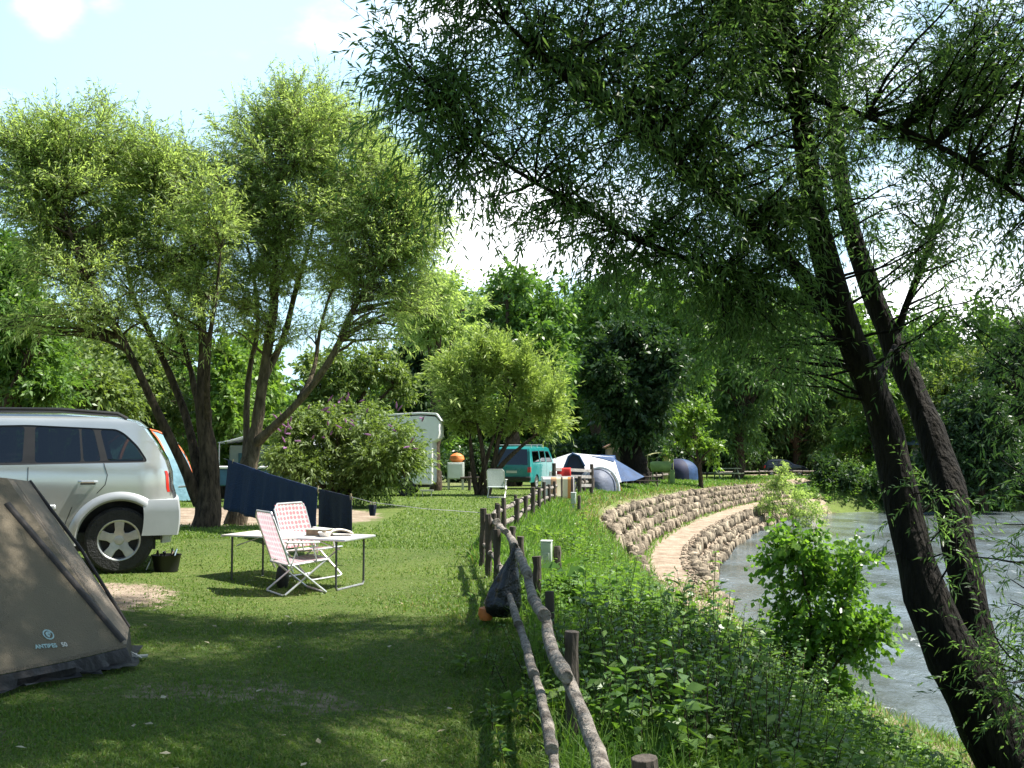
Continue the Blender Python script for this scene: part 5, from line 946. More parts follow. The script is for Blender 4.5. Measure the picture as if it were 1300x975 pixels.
def strip(a, b, wd, nv, name, mt, off=.012, k=12, r=None):
    m = MB(); d = (b-a).normalized(); sd = d.cross(nv).normalized()*wd/2
    vs = [];
    for i in range(k+1):
        p = a.lerp(b, i/k)-root; vs += [p-sd+nv*.002, p-sd*.7+nv*off, p+sd*.7+nv*off, p+sd+nv*.002]
    fs = [(i*4+j, i*4+j+1, i*4+j+5, i*4+j+4) for i in range(k) for j in range(3)]; m.add(vs, fs); return m.build(name, mt, tn_, angle=80)
strip(onplane(8, 640, Rr, pn), onplane(156, 815, Rr, pn), .05, pn, 'pole_sleeve', M['canvas_trim'], .02)
m = MB(); m.tube([A2-root, A2.lerp(R2, .5)-root+n2*.03, R2-root], .014, 8); m.build('pole_sleeve', M['canvas_trim'], tn_)
strip(onplane(20, 612, Rr, pn), onplane(150, 806, Rr, pn), .012, pn, 'seam', M['canvas_light'], .004)
m = MB(); up_ = Vector((0, 0, .022))
def hem(a, b): m.add([a-root+pn*.006, b-root+pn*.006, b-root+pn*.006+up_, a-root+pn*.006+up_], [(0, 1, 2, 3)])
hem(L3, L2); hem(L2, Rr); m.build('hem', M['canvas_light'], tn_)
m = MB(); outw = Vector((.35, -.12, 0)).normalized(); rn_ = random.Random(5); k = 26; base_pts = [L3.lerp(L2, i/12) for i in range(13)]+[L2.lerp(Rr, i/12) for i in range(1, 13)]+[Rr.lerp(R2, .5), R2]; vs = []
for i, p in enumerate(base_pts):
    for j, (dd, zz) in enumerate(((0, 0), (.02, -.04), (.04, -.99), (.09, -.99), (.12, -.99))):
        q = p+outw*(dd+rn_.uniform(-.012, .012)*j); z = q.z+zz if zz > -.5 else hz(q.x, q.y)+.02+rn_.uniform(0, .028)
        vs.append(Vector((q.x, q.y, max(z, hz(q.x, q.y)+.012)))-root)
m.add(vs, [(i*5+j, i*5+j+1, i*5+j+6, i*5+j+5) for i in range(len(base_pts)-1) for j in range(4)]); m.build('ground_flap', M['flap'], tn_, angle=30)
M['logo'] = mat('tent_logo', (.36, .50, .50), .7, .15, 60); M['logo_white'] = mat('tent_logo_white', (.62, .6, .55), .7, .1, 60)
ux = (onplane(100, 822, Rr, pn)-onplane(45, 826, Rr, pn)).normalized(); uy = pn.cross(ux).normalized()
if uy.z < 0: uy = -uy
oc = onplane(61, 806, Rr, pn)+pn*.004; m = MB()
def disc(c, r0, r1, n=28, a0=0, a1=6.2832, asp=1.0):
    vs = []; 
    for i in range(n+1):
        a = a0+(a1-a0)*i/n
        for r_ in (r0, r1): vs.append(c+ux*math.cos(a)*r_+uy*math.sin(a)*r_*asp-root)
    m.add(vs, [(2*i, 2*i+1, 2*i+3, 2*i+2) for i in range(n)])
disc(oc, .030, .040); disc(oc+ux*.004+pn*.001, .004, .024, a0=.6, a1=4.6); disc(oc-ux*.002+uy*.006+pn*.001, .012, .018, a0=-1.6, a1=.8); m.build('emblem', M['logo'], tn_, smooth=False)
def text(body, size, c, mt, name='lettering'):
    cu = bpy.data.curves.new(name, 'FONT'); cu.body = body; cu.size = size; cu.align_x = 'CENTER'; cu.align_y = 'CENTER'; cu.extrude = .0006; cu.offset = .0015; o0 = bpy.data.objects.new(name, cu); C.objects.link(o0); bpy.context.view_layer.update(); me = bpy.data.meshes.new_from_object(o0.evaluated_get(bpy.context.evaluated_depsgraph_get())); bpy.data.objects.remove(o0); me.materials.clear(); me.materials.append(mt); o = bpy.data.objects.new(name, me); C.objects.link(o); o.parent = tn_
    o.matrix_local = Matrix.Translation(c-root) @ Matrix((ux, uy, ux.cross(uy))).transposed().to_4x4(); return o
text('ANTIBES', .042, onplane(58, 821, Rr, pn)+pn*.005, M['logo']); text('50', .045, onplane(81, 819, Rr, pn)+pn*.005, M['logo_white'])
for px, py in ((175, 799), (160, 838)):
    g = P(px, py, 7.1); g.z = hz(g.x, g.y)+.04; m = MB(); m.tube([g+Vector((-.1, 0, .05))-g, g+Vector((.04, -.02, -.02))-g], .006, 6); m.box((0, 0, -.01), (.14, .05, .012), Matrix.Rotation(.3, 3, 'Z')); p_ = m.build('tent_peg', M['alloy'], None); p_.location = g; tag(p_, 'metal tent peg and strap at the %s corner of the grey-brown tent' % ('rear right' if px == 175 else 'front right'), 'tent peg')
# blue dome tent with orange trim behind the SUV tail
M['tent_blue'] = mat('tent_light_blue', (.22, .42, .52), .6, .15, 2, .2, 10, trans=.3); M['tent_teal'] = mat('tent_teal', (.045, .16, .19), .6, .15, 2, .2, 10, trans=.2); M['orange'] = mat('orange_trim', (.62, .13, .03), .7, .2, 6); M['tent_white'] = mat('tent_white', (.72, .74, .78), .65, .08, 2, .15, 8, trans=.25)
def dome(name, label, c, rx, ry, H, segs, mats, rz=0, rot=0, pole=None, pmat=None, pw=.04, pows=.75):
    g = Vector(c); rt = thing(name, g, label, 'tent', rz); n = 40
    def pt(a, v, off=0):
        e = math.sin(v*math.pi/2)**1.0; h = math.cos(v*math.pi/2)**pows; r_ = 1+.04*math.cos(a*segs)*e; return Vector(((rx*r_*e+off)*math.cos(a), (ry*r_*e+off)*math.sin(a), H*h+off*h))
    for k in range(segs):
        a0 = rot+2*math.pi*k/segs; m = MB(); m.grid(lambda u, v: pt(a0+2*math.pi/segs*u, v), 6, 12); m.build('panel', M[mats[k % len(mats)]], rt, angle=70)
        if pole: m = MB(); m.tube([pt(a0, v/12, .01) for v in range(13)], pw, 6); m.build('pole_sleeve', M[pmat], rt)
    return rt
g = ground_pt(183, 31); dome('dome_tent', 'blue and teal dome tent with orange seams behind the tail of the silver car', g, 1.55, 1.5, 2.15, 6, ['tent_teal', 'tent_blue'], 0, .35, True, 'orange', .05, .9)
# grey frame tent with white roof
M['tent_grey'] = mat('tent_grey_green', (.26, .30, .27), .8, .1, 2, .15, 10, trans=.2); M['dark_door'] = mat('tent_door_teal', (.03, .09, .11), .8, .2, 4)
g = ground_pt(335, 32); ft = thing('frame_tent', g, 'grey-green frame tent with a white sagging roof behind the dark blue towels', 'tent')
m = MB(); m.box((0, 1.2, .85), (2.2, 2.2, 1.7)); m.build('wall', M['tent_grey'], ft, bevel=.04)
m = MB(); m.grid(lambda u, v: (-1.35+2.7*u, -.3+3.0*v, 1.78+.30*(1-abs(2*u-1)**1.3)-.05*math.sin(math.pi*v)-.03*math.sin(u*9)), 20, 6); m.build('roof', M['tent_white'], ft, solid=.02, angle=60)
for x in (-.55, .35): m = MB(); m.box((x, .09, .8), (.5, .03, 1.3)); m.build('door', M['dark_door'], ft, bevel=.01)
m = MB()
for x in (-1.3, 1.3): m.tube([(x, -.28, 0), (x, -.28, 1.78)], .02, 6)
m.build('pole', M['alloy'], ft)
# big white and blue tent, dark porch, small grey dome, yellow flap
M['tent_navy'] = mat('tent_navy', (.02, .025, .07), .7, .2, 3, trans=.1); M['tent_royal'] = mat('tent_royal_blue', (.03, .08, .20), .65, .2, 2, .2, 8, trans=.25); M['yellow_cloth'] = mat('yellow_cloth', (.62, .42, .12), .7, .15, 3, trans=.3)
g = ground_pt(735, 50); bt = thing('large_tent', g, 'large white tent with royal blue roof end and slanting blue side', 'tent')
def gp(px, py, Y): return P(px, py, Y)-g
def fan(name, mt, rows, sag=.08):
    m = MB()
    for q in rows:
        a, b, c, d = [Vector(p) for p in q]; nn_ = (b-a).cross(d-a).normalized()
        m.grid(lambda u, v: a.lerp(b, u).lerp(d.lerp(c, u), v)-nn_*sag*math.sin(math.pi*u)*math.sin(math.pi*v), 10, 8)
    return m.build(name, mt, bt, angle=80)
f0, f1, r0_, r1_, b0_, b1_ = gp(688, 612, 48.5), gp(789, 612, 48.5), gp(697, 584, 50.5), gp(779, 580, 50.5), gp(690, 606, 53), gp(790, 606, 53)
rm = gp(726, 575, 50.3)
fan('flysheet', M['tent_white'], [(r0_, rm, gp(726, 612, 48.3), f0), (rm, r1_, f1, gp(726, 612, 48.3)), (b0_, gp(726, 606, 53), rm, r0_), (gp(726, 606, 53), b1_, r1_, rm), (r0_, r0_, f0, b0_)])
tipb = gp(818, 605, 50); fan('side_panel', M['tent_royal'], [(gp(776, 580, 50.5), tipb, gp(806, 610, 48.8), gp(782, 612, 48.5)), (gp(776, 580, 50.5), gp(790, 606, 53), tipb, tipb)])
tt_ = fan('roof_panel', M['tent_royal'], [(gp(744, 577, 50.7), gp(781, 578, 50.7), gp(780, 586, 50.0), gp(752, 579, 50.2)), (gp(744, 577, 50.7), gp(781, 578, 50.7), gp(788, 604, 53), gp(744, 604, 53))], .03)
m = MB(); pts = [(712, 612), (713, 603), (718, 590), (722, 580), (727, 576), (735, 579), (742, 592), (745, 612)]
fr_ = [gp(a, b, 48.0) for a, b in pts]; bk = [gp(727+(a-727)*.8, max(b, 584), 50) for a, b in pts]
m.add(fr_+bk, [(i, i+1, i+9, i+8) for i in range(7)]+[tuple(range(8))]); m.build('porch', M['tent_navy'], bt, angle=80)
m = MB(); m.tube([gp(a, b, 47.95) for a, b in pts[1:7]], .06, 6); m.build('porch_hoop', M['tent_royal'], bt)
g2 = ground_pt(757, 44); sd_ = dome('dome_tent', 'small grey dome tent with white rim in front of the large white tent', g2, .85, .95, .95, 4, ['tent_small'], 0, .6, False) if 'tent_small' in M else None
M['tent_small'] = mat('tent_slate', (.13, .15, .21), .6, .15, 3, .2, 8, trans=.2)
sd_ = dome('dome_tent', 'small slate grey dome tent with white rim in front of the large white tent', g2, .82, .95, 1.0, 4, ['tent_small'], 0, -.6, False, pows=.8)
m = MB(); m.tube([(.82*math.cos(a)*.98+.12, -.35, 1.02*max(0, math.sin(a))**.9) for a in [math.pi*i/20 for i in range(21)]], .06, 6); m.build('rim', M['tent_white'], sd_)
g3 = ground_pt(779, 45.5); yf = thing('sun_flap', g3, 'yellow fabric windbreak beside the small slate grey dome tent', 'windbreak'); m = MB(); m.grid(lambda u, v: (-.4+.45*u+.35*v*1.0, .1*math.sin(3*u)+.2*v, .85*(1-v)+.02*math.sin(u*9)), 8, 8); m.build('cloth', M['yellow_cloth'], yf, solid=.01, angle=80)
m = MB(); m.tube([(-.4, 0, 0), (-.4, 0, .9)], .02, 6); m.tube([(.1, 0, 0), (.05, 0, .9)], .02, 6); m.build('pole', M['alloy'], yf)
# far camp things
M['lime'] = mat('lime_cloth', (.33, .48, .16), .7, .15, 3, trans=.3); M['pale_yellow'] = mat('pale_yellow_cloth', (.55, .55, .28), .7, .15, 3, trans=.3)
g = ground_pt(838, 62); lt = thing('awning_shelter', g, 'lime green rolled awning on a low stand beyond the picket fence', 'shelter'); m = MB(); m.tube([(-.62, 0, 1.05), (-.5, 0, 1.07), (.45, 0, 1.07), (.6, 0, 1.05)], [.28, .33, .33, .28], 16); m.build('roll', M['lime'], lt)
m = MB(); [m.tube([(x, y, 0), (x, 0, .95)], .03, 6) for x in (-.5, .5) for y in (-.3, .3)]; m.build('stand', M['lime'], lt); m = MB(); m.grid(lambda u, v: (.5+.3*u, -.34+.02*math.sin(u*8), .9*(1-v)), 4, 4); m.build('flap', M['lime'], lt, solid=.01)
g = ground_pt(836, 70); gz_ = thing('gazebo', g, 'small pale yellow gazebo behind the lime green awning', 'gazebo'); m = MB(); m.grid(lambda u, v: (-.9+1.8*u, -.6+1.2*v, 1.75+.2*math.sin(math.pi*u)), 8, 3); m.build('roof', M['pale_yellow'], gz_, solid=.02)
for x in (-.88, .88):
    for y in (-.58, .58): m = MB(); m.tube([(x, y, 0), (x, y, 1.75)], .03, 6); m.build('pole', M['pale_yellow'], gz_)
m = MB(); m.grid(lambda u, v: (.35+.5*u, .55, 1.7*(1-v)), 4, 4); m.build('curtain', M['pale_yellow'], gz_, solid=.01)
g = ground_pt(861, 72); dome('dome_tent', 'dark blue tent in the shade right of the lime green awning', g, 1.35, 1.2, 1.55, 4, ['tent_navy', 'tent_royal'], 0, .4, False, pows=.6)
M['table_wood'] = mat('pale_green_wood', (.36, .38, .24), .8, .2, 5, .2, 20)
def picnic(name, label, g, rz, sc=1, mt='table_wood'):
    rt = thing(name, g, label, 'picnic table', rz); rt.scale = (sc,)*3
    for k in range(4): m = MB(); m.box((0, -.3+.2*k, .75), (1.8, .17, .05)); m.build('top_plank', M[mt], rt, bevel=.01)
    for s in (-.72, .72): m = MB(); m.box((0, s, .45), (1.8, .24, .05)); m.build('bench', M[mt], rt, bevel=.01)
    for x in (-.65, .65): m = MB(); [m.tube([(x, s*.2, .73), (x, s*.72, 0)], .045, 6) for s in (-1, 1)]; m.box((x, 0, .42), (.05, 1.6, .09)); m.build('leg_frame', M[mt], rt)
    return rt
picnic('picnic_table', 'pale wooden picnic table behind the far end of the picket fence', ground_pt(921, 76), .1, 1.15)
picnic('picnic_table', 'dark wooden picnic table right of the blue tent side', ground_pt(822, 56), -.1, .75, 'wood_post')
M['hut'] = mat('hut_wall', (.42, .30, .24), .9, .2, 3, .3, 12); M['tiles'] = mat('roof_tiles', (.30, .17, .11), .85, .25, 8, .3, 20)
def hut(label, g, w_, d_, h_, rf, wm='hut', rm_='tiles', rz=0):
    rt = thing('hut', g, label, 'hut', rz); m = MB(); m.box((0, 0, h_/2), (w_, d_, h_)); m.build('wall', M[wm], rt); m = MB(); m.prism([(-w_/2-.2, h_-.05), (0, h_+rf), (w_/2+.2, h_-.05), (w_/2+.2, h_+.05), (0, h_+rf+.12), (-w_/2-.2, h_+.05)], -d_/2-.2, d_/2+.2); m.build('roof', M[rm_], rt)
    m = MB(); m.box((0, -d_/2-.01, 1.0), (.8, .05, 2.0)); m.build('door', M['wood_post'], rt); return rt
hut('pinkish stone hut among the trees left of the far parked car', ground_pt(961, 108), 2.4, 2.5, 2.3, .5)
hut('narrow ochre hut behind the blue end of the large white tent', ground_pt(783, 70), 1.5, 1.6, 2.3, .4)
M['pale_wall'] = mat('pale_render', (.45, .42, .38), .9, .15, 2, .2, 20); M['slate'] = mat('slate_roof', (.12, .16, .2), .7, .2, 4, .2, 20)
g = P(1228, 640, 82); g.z = -2.6; h_ = thing('river_house', g, 'pale house with slate blue roof half hidden behind the trees across the river', 'house'); m = MB(); m.box((0, 2.5, 2.2), (6.2, 5, 4.4)); m.build('wall', M['pale_wall'], h_); m = MB(); m.prism([(-3.5, 4.3), (-3.3, 4.5), (0, 6.0), (3.3, 4.5), (3.5, 4.3)], -.4, 5.4); m.build('roof', M['slate'], h_)
for x in (-2, 0, 2): m = MB(); m.box((x, -.02, 2.6), (.9, .06, 1.2)); w_ = m.build('window', M['white_plastic'], h_); m = MB(); m.box((x, -.06, 2.6), (.75, .02, 1.05)); m.build('pane', M['dark_glass'], w_)
# grey cabinet, orange bag
M['cabinet'] = mat('grey_green_metal', (.45, .50, .44), .6, .1, 3)
g = ground_pt(579, 46); cb = thing('cabinet', g, 'grey-green metal cabinet standing between the caravan and the round shrub', 'cabinet'); m = MB(); m.box((0, 0, .85), (.75, .6, .75)); m.build('body', M['cabinet'], cb, bevel=.02); m = MB(); m.box((-.0, -.31, .85), (.65, .02, .65)); m.build('door', M['white_plastic'], cb, bevel=.01)
m = MB(); [m.box((x, y, .24), (.08, .08, .48)) for x in (-.32, .32) for y in (-.24, .24)]; m.build('stand', M['alloy'], cb)
M['orange_bag'] = mat('orange_nylon', (.75, .22, .05), .6, .15, 4, .3, 6)
bg_ = MB(); bg_.lathe([(.001, .0), (.2, .02), (.3, .14), (.26, .3), (.14, .40), (.001, .44)], 16); o = bg_.build('duffel_bag', M['orange_bag']); o.location = g+Vector((.05, 0, 1.225)); o.scale = (1.15, .8, 1.0); tag(o, 'orange nylon bag lying on top of the grey-green cabinet', 'bag')
for i, (px, Y) in enumerate([(596, 44), (560, 48)]):
    p_ = post(None, ground_pt(px, Y), .8, .07, 70+i); p_.name = 'wooden_post'; tag(p_, ['short dark post right of the grey-green cabinet', 'short dark post left of the grey-green cabinet'][i], 'post')
p1, p2 = ground_pt(585, 43.6), ground_pt(612, 43.4); m = log(p1+Vector((0, 0, .55)), p2+Vector((0, 0, .55)), .05, .05); o = m.build('wooden_rail', M['wood_post']); tag(o, 'dark horizontal rail right of the grey-green cabinet', 'rail')
# ---------------------------------------------------------------- camping furniture
M['alu'] = mat('aluminium_tube', (.68, .68, .68), .35, .08, 10, metal=.6)
def cloth_pattern(name, base, dot, trans=.45):
    global nt, t
    m, nt, o = newmat(name); t = N(nt, 'ShaderNodeTexCoord'); mp = N(nt, 'ShaderNodeMapping'); mp.inputs['Scale'].default_value = (18, 18, 18); lk(nt, t.outputs['UV'], mp.inputs[0])
    v = N(nt, 'ShaderNodeTexVoronoi', Scale=1.0, Randomness=0.12); lk(nt, mp.outputs[0], v.inputs['Vector']); f = mr(v.outputs['Distance'], .46, .34)
    ch = N(nt, 'ShaderNodeTexChecker', Scale=1.0); lk(nt, mp.outputs[0], ch.inputs['Vector']); 
    c = mixc(f, base, dot); b = N(nt, 'ShaderNodeBsdfPrincipled'); b.inputs['Roughness'].default_value = .8; lk(nt, c, b.inputs['Base Color']); tr = N(nt, 'ShaderNodeBsdfTranslucent'); lk(nt, c, tr.inputs[0]); ms = N(nt, 'ShaderNodeMixShader'); ms.inputs[0].default_value = trans; lk(nt, b.outputs[0], ms.inputs[1]); lk(nt, tr.outputs[0], ms.inputs[2]); lk(nt, ms.outputs[0], o.inputs[0]); return m
M['dots'] = cloth_pattern('dotted_cloth', (.74, .66, .66), (.58, .26, .30)); M['plaid'] = cloth_pattern('faded_dotted_cloth', (.62, .53, .56), (.52, .35, .40), .5)
M['grey_cloth'] = mat('grey_mesh_cloth', (.42, .47, .48), .8, .1, 30, trans=.3)
def uvgrid(name, fn, nu, nv, m, parent, su=1, sv=1):
    b = MB(); b.grid(fn, nu, nv); o = b.build(name, m, parent, angle=80); me = o.data; uv = me.uv_layers.new(name='uv')
    for l in me.loops:
        i = l.vertex_index; uv.data[l.index].uv = ((i % (nu+1))/nu*su, (i//(nu+1))/nv*sv)
    return o
def camp_chair(label, loc, face, cloth, sc=1.0, group='folding chairs by the camp table'):
    """faces local +x; loc is the ground point under the rear middle"""
    rt = thing('folding_chair', loc, label, 'folding chair', math.atan2(face[1], face[0]), group); rt.scale = (sc,)*3; w_ = .255; bx, bz, tx, tz = .02, .30, -.17, .84
    m = MB(); r = .011; tp = Vector((tx, 0, tz))
    m.tube([(bx+.03, -w_, bz-.06), (bx, -w_, bz), (tx+.01, -w_, tz-.06), (tx, -w_+.05, tz), (tx, w_-.05, tz), (tx+.01, w_, tz-.06), (bx, w_, bz), (bx+.03, w_, bz-.06)], r, 8); m.build('back_frame', M['alu'], rt)
    m = MB(); m.tube([(0, -w_, .31), (.42, -w_, .345), (.45, -w_+.04, .35), (.45, w_-.04, .35), (.42, w_, .345), (0, w_, .31), (0, -w_, .31)], r, 8); m.build('seat_frame', M['alu'], rt)
    m = MB(); m.tube([(.40, -w_, .34), (-.03, -w_, .02), (-.04, -w_+.03, .012), (-.04, w_-.03, .012), (-.03, w_, .02), (.40, w_, .34)], r, 8); m.build('leg', M['alu'], rt)
    m = MB(); m.tube([(.04, -w_-.015, .31), (.40, -w_-.015, .02), (.41, -w_+.03, .012), (.41, w_-.03, .012), (.40, w_+.015, .02), (.04, w_+.015, .31)], r, 8); m.build('leg', M['alu'], rt)
    for s in (-1, 1):
        m = MB(); m.box((.14, s*(w_+.02), .535), (.36, .045, .022), Matrix.Rotation(.04, 3, 'Y')); ar = m.build('armrest', M['white_plastic'], rt, bevel=.008); m = MB(); m.tube([(.10, s*(w_+.015), .525), (.03, s*(w_+.01), .32)], .008, 6); m.build('arm_support', M['alu'], ar); m = MB(); m.tube([(.24, s*(w_+.015), .525), (.30, s*(w_+.01), .335)], .008, 6); m.build('arm_support', M['alu'], ar)
    uvgrid('backrest', lambda u, v: Vector((bx+(tx-bx)*(.08+.9*v)-.025*math.sin(math.pi*v)*math.sin(math.pi*u), (-w_+.008)+(2*w_-.016)*u, bz+(tz-bz)*(.08+.9*v))), 10, 10, M[cloth], rt, .46, .5)
    uvgrid('seat', lambda u, v: Vector((.01+.43*v, (-w_+.008)+(2*w_-.016)*u, .312+.036*v-.03*math.sin(math.pi*v)*math.sin(math.pi*u))), 10, 10, M[cloth], rt, .46, .42)
    return rt
a = P(354, 752, 10.35); camp_chair('nearer folding chair with faded pink cloth, seen from behind, left of the camp table', (a.x, a.y, hz(a.x, a.y)), (.83, .55), 'plaid')
b = P(380, 735, 11.75); camp_chair('further folding chair with red-dotted white cloth behind the camp table', (b.x, b.y, hz(b.x, b.y)), (.86, -.5), 'dots')
g = ground_pt(630, 33); camp_chair('grey-backed camping chair standing alone on the grass before the teal van', (g.x, g.y+.1, g.z), (.12, 1), 'grey_cloth', 1.12, None)
# table
M['table_top'] = mat('table_laminate', (.55, .50, .46), .5, .06, 5, col2=(.48, .43, .39)); M['dark_tube'] = mat('dark_metal_tube', (.10, .10, .11), .4, .1, 10, metal=.5)
tl, tr2 = Vector((-3.02, 11.35, 0)), Vector((-1.66, 10.80, 0)); d = (tr2-tl); ctr = (tl+tr2)/2; tb = thing('camp_table', (ctr.x, ctr.y, hz(ctr.x, ctr.y)), 'low folding camp table with pale top and tubular legs beside the two pink chairs', 'table', math.atan2(d.y, d.x))
m = MB(); m.box((0, 0, .535), (1.56, .62, .018)); m.build('tabletop', M['table_top'], tb, bevel=.006); m = MB(); m.tube([(-.78, -.31, .53), (.78, -.31, .53), (.78, .31, .53), (-.78, .31, .53), (-.78, -.31, .53)], .013, 8); m.build('edge_rim', M['alu'], tb)
for s in (-1, 1):
    for q_ in (.28, -.28): m = MB(); m.tube([(s*.66, q_, .52), (s*.66, q_, .03)], .012, 8); lg = m.build('leg', M['dark_tube'], tb); m = MB(); m.tube([(s*.66, -.28, .04), (s*.66, -.26, .012), (s*.66, .26, .012), (s*.66, .28, .04)], .0125, 8); m.build('foot_bar', M['alu'], lg)
    m = MB(); m.tube([(s*.66, -.2, .42), (s*.35, -.2, .52)], .007, 6); m.build('brace', M['alu'], tb)
TB = tb
def on_table(x, y, dz=0): return tb.matrix_world_calc @ Vector((x, y, .544+dz)) if False else Matrix.Translation(tb.location) @ Matrix.Rotation(tb.rotation_euler.z, 4, 'Z') @ Vector((x, y, .5455+dz))
M['book_green'] = mat('book_cover', (.42, .45, .40), .5, .1, 20); M['paper'] = mat('paper', (.70, .66, .58), .9, .1, 40, col2=(.5, .46, .4)); M['brown'] = mat('brown_box', (.25, .18, .12), .8, .2, 10)
o = thing('book', on_table(.27, .0), 'thick grey-green book lying on the camp table', 'book', -.3); m = MB(); m.box((0, 0, .035), (.23, .17, .055)); m.build('pages', M['brown'], o); m = MB(); m.box((0, 0, .066), (.245, .18, .006)); m.box((0, 0, .004), (.245, .18, .006)); m.build('cover', M['book_green'], o, bevel=.002)
m = MB(); m.grid(lambda u, v: (-.14+.28*u, -.1+.2*v, .02+.045*abs(math.sin(u*math.pi))*(1-.3*v)+.012*math.sin(v*9)), 14, 8); o = m.build('open_magazine', M['paper'], None, solid=.006); o.location = on_table(.47, .08); o.rotation_euler.z = .3; tag(o, 'crumpled open magazine beside the book on the camp table', 'magazine')
m = MB(); m.lathe([(.001, 0), (.05, 0), (.075, .045), (.078, .05), (.07, .046), (.045, .008), (.001, .008)], 20); o = m.build('bowl', M['white_plastic']); o.location = on_table(.42, -.12); tag(o, 'small white bowl in front of the magazine on the camp table', 'bowl')
g = Vector((ctr.x-.25, ctr.y-.1, hz(ctr.x, ctr.y))); m = MB(); m.lathe([(.001, 0), (.055, 0), (.075, .1), (.06, .2), (.03, .26), (.001, .27)], 14); o = m.build('dark_pouch', M['black_plastic']); o.location = g+Vector((.14, -.15, .0)); tag(o, 'small dark pouch on the grass under the camp table', 'pouch')
# bucket
g = P(211, 722, 11.2); g.z = hz(g.x, g.y); bk_ = thing('bucket', g, 'black bucket full of crockery on the grass by the rear wheel of the silver car', 'bucket'); m = MB(); m.lathe([(.001, 0), (.125, 0), (.155, .17), (.165, .18), (.15, .175), (.12, .02), (.001, .02)], 24); m.build('tub', M['black_plastic'], bk_)
m = MB(); rr_ = random.Random(2)
for i in range(7): a_ = i*.9; m.tube([(.06*math.cos(a_), .06*math.sin(a_), .08), (.11*math.cos(a_+.4), .11*math.sin(a_+.4), .2+rr_.uniform(0, .04))], .012, 6)
m.build('crockery', M['chrome'], bk_); m = MB(); m.tube([(-.16, 0, .17), (-.17, -.04, .1), (-.2, -.06, .02)], .006, 6); m.build('handle', M['alu'], bk_)
# washing line, towels, peg bag
M['towel'] = mat('navy_towel', (.012, .035, .105), .95, .25, 25, .3, 60, col2=(.008, .02, .065)); M['towel_dark'] = mat('dark_navy_towel', (.008, .016, .045), .95, .25, 25, .3, 60); M['line'] = mat('washing_line', (.4, .4, .42), .7, .1, 20)
LP = [P(284, 582, 17.3), P(345, 603, 15.6), P(405, 621, 14.1), P(447, 631, 13.2), P(474, 638, 12.9), P(540, 646, 12.8), P(613, 651, 12.85)]
m = MB(); m.tube(LP, .004, 5); o = m.build('washing_line', M['line']); tag(o, 'thin washing line from the willow trunk to the rustic fence', 'washing line')
lx = np.array([list(p) for p in LP]); ls = np.concatenate([[0], np.cumsum(np.linalg.norm(np.diff(lx, axis=0), axis=1))])
def onl(px):
    ts = np.linspace(0, ls[-1], 400); pts = np.stack([np.interp(ts, ls, lx[:, i]) for i in range(3)], -1); pxx = 650+FPX*pts[:, 0]/(pts[:, 1]*CP); j = int(np.argmin(abs(pxx-px))); return Vector(pts[j])
def towel(label, px0, px1, drop0, drop1, mt, folds, seed, skew=0):
    rr_ = random.Random(seed); a_, b_ = onl(px0), onl(px1); root = a_.copy(); ph = rr_.uniform(0, 6)
    m = MB(); perp = Vector((-(b_-a_).y, (b_-a_).x, 0)).normalized()
    def f(u, v):
        p = onl(px0+(px1-px0)*u); dr = drop0+(drop1-drop0)*u; dr *= 1-.0*v; k = v**.7; off = .035*math.sin(u*folds+ph)*k+.02*math.sin(u*folds*2.3+1)*k
        return p-root+perp*off+Vector((skew*v*(1-u), 0, .006-dr*v+.015*math.sin(u*7)*v))
    m.grid(f, 40, 14); o = m.build('towel', M[mt], None, solid=.012, angle=80); o.location = root; return tag(o, label, 'towel')
towel('long dark blue towel hanging on the washing line beside the willow trunk', 290, 404, .82, .66, 'towel', 34, 3, -.12)
towel('shorter near-black towel on the washing line behind the camp table', 406, 447, .56, .50, 'towel_dark', 9, 5)
M['peg'] = mat('wooden_peg', (.55, .42, .25), .7, .2, 30)
for px, lb in ((296, 'peg at the trunk end of the long dark blue towel'), (404, 'pair of pale pegs between the two towels'), (446, 'peg at the outer end of the near-black towel')):
    p = onl(px); m = MB(); m.box((0, 0, 0), (.02, .02, .08)); m.box((.012, 0, -.03), (.012, .02, .06), Matrix.Rotation(.2, 3, 'Y')); o = m.build('clothes_peg', M['peg']); o.location = p; tag(o, lb, 'clothes peg', 'clothes pegs on the washing line')
p = onl(474); pg = thing('peg_bag', p, 'small blue-black peg bag hanging alone on the washing line', 'peg bag'); m = MB(); m.lathe([(.001, -.17), (.035, -.17), (.045, -.12), (.05, -.05), (.052, -.03), (.04, -.035)], 12); m.build('pouch', M['towel_dark'], pg); m = MB(); m.tube([(-.04, 0, -.04), (0, 0, .0), (.04, 0, -.04)], .004, 5); m.build('strap', M['line'], pg)
m = MB(); [m.box((x, 0, -.03), (.012, .012, .07), Matrix.Rotation(x*8, 3, 'Y')) for x in (-.025, 0, .022)]; m.build('pegs', M['peg'], pg)
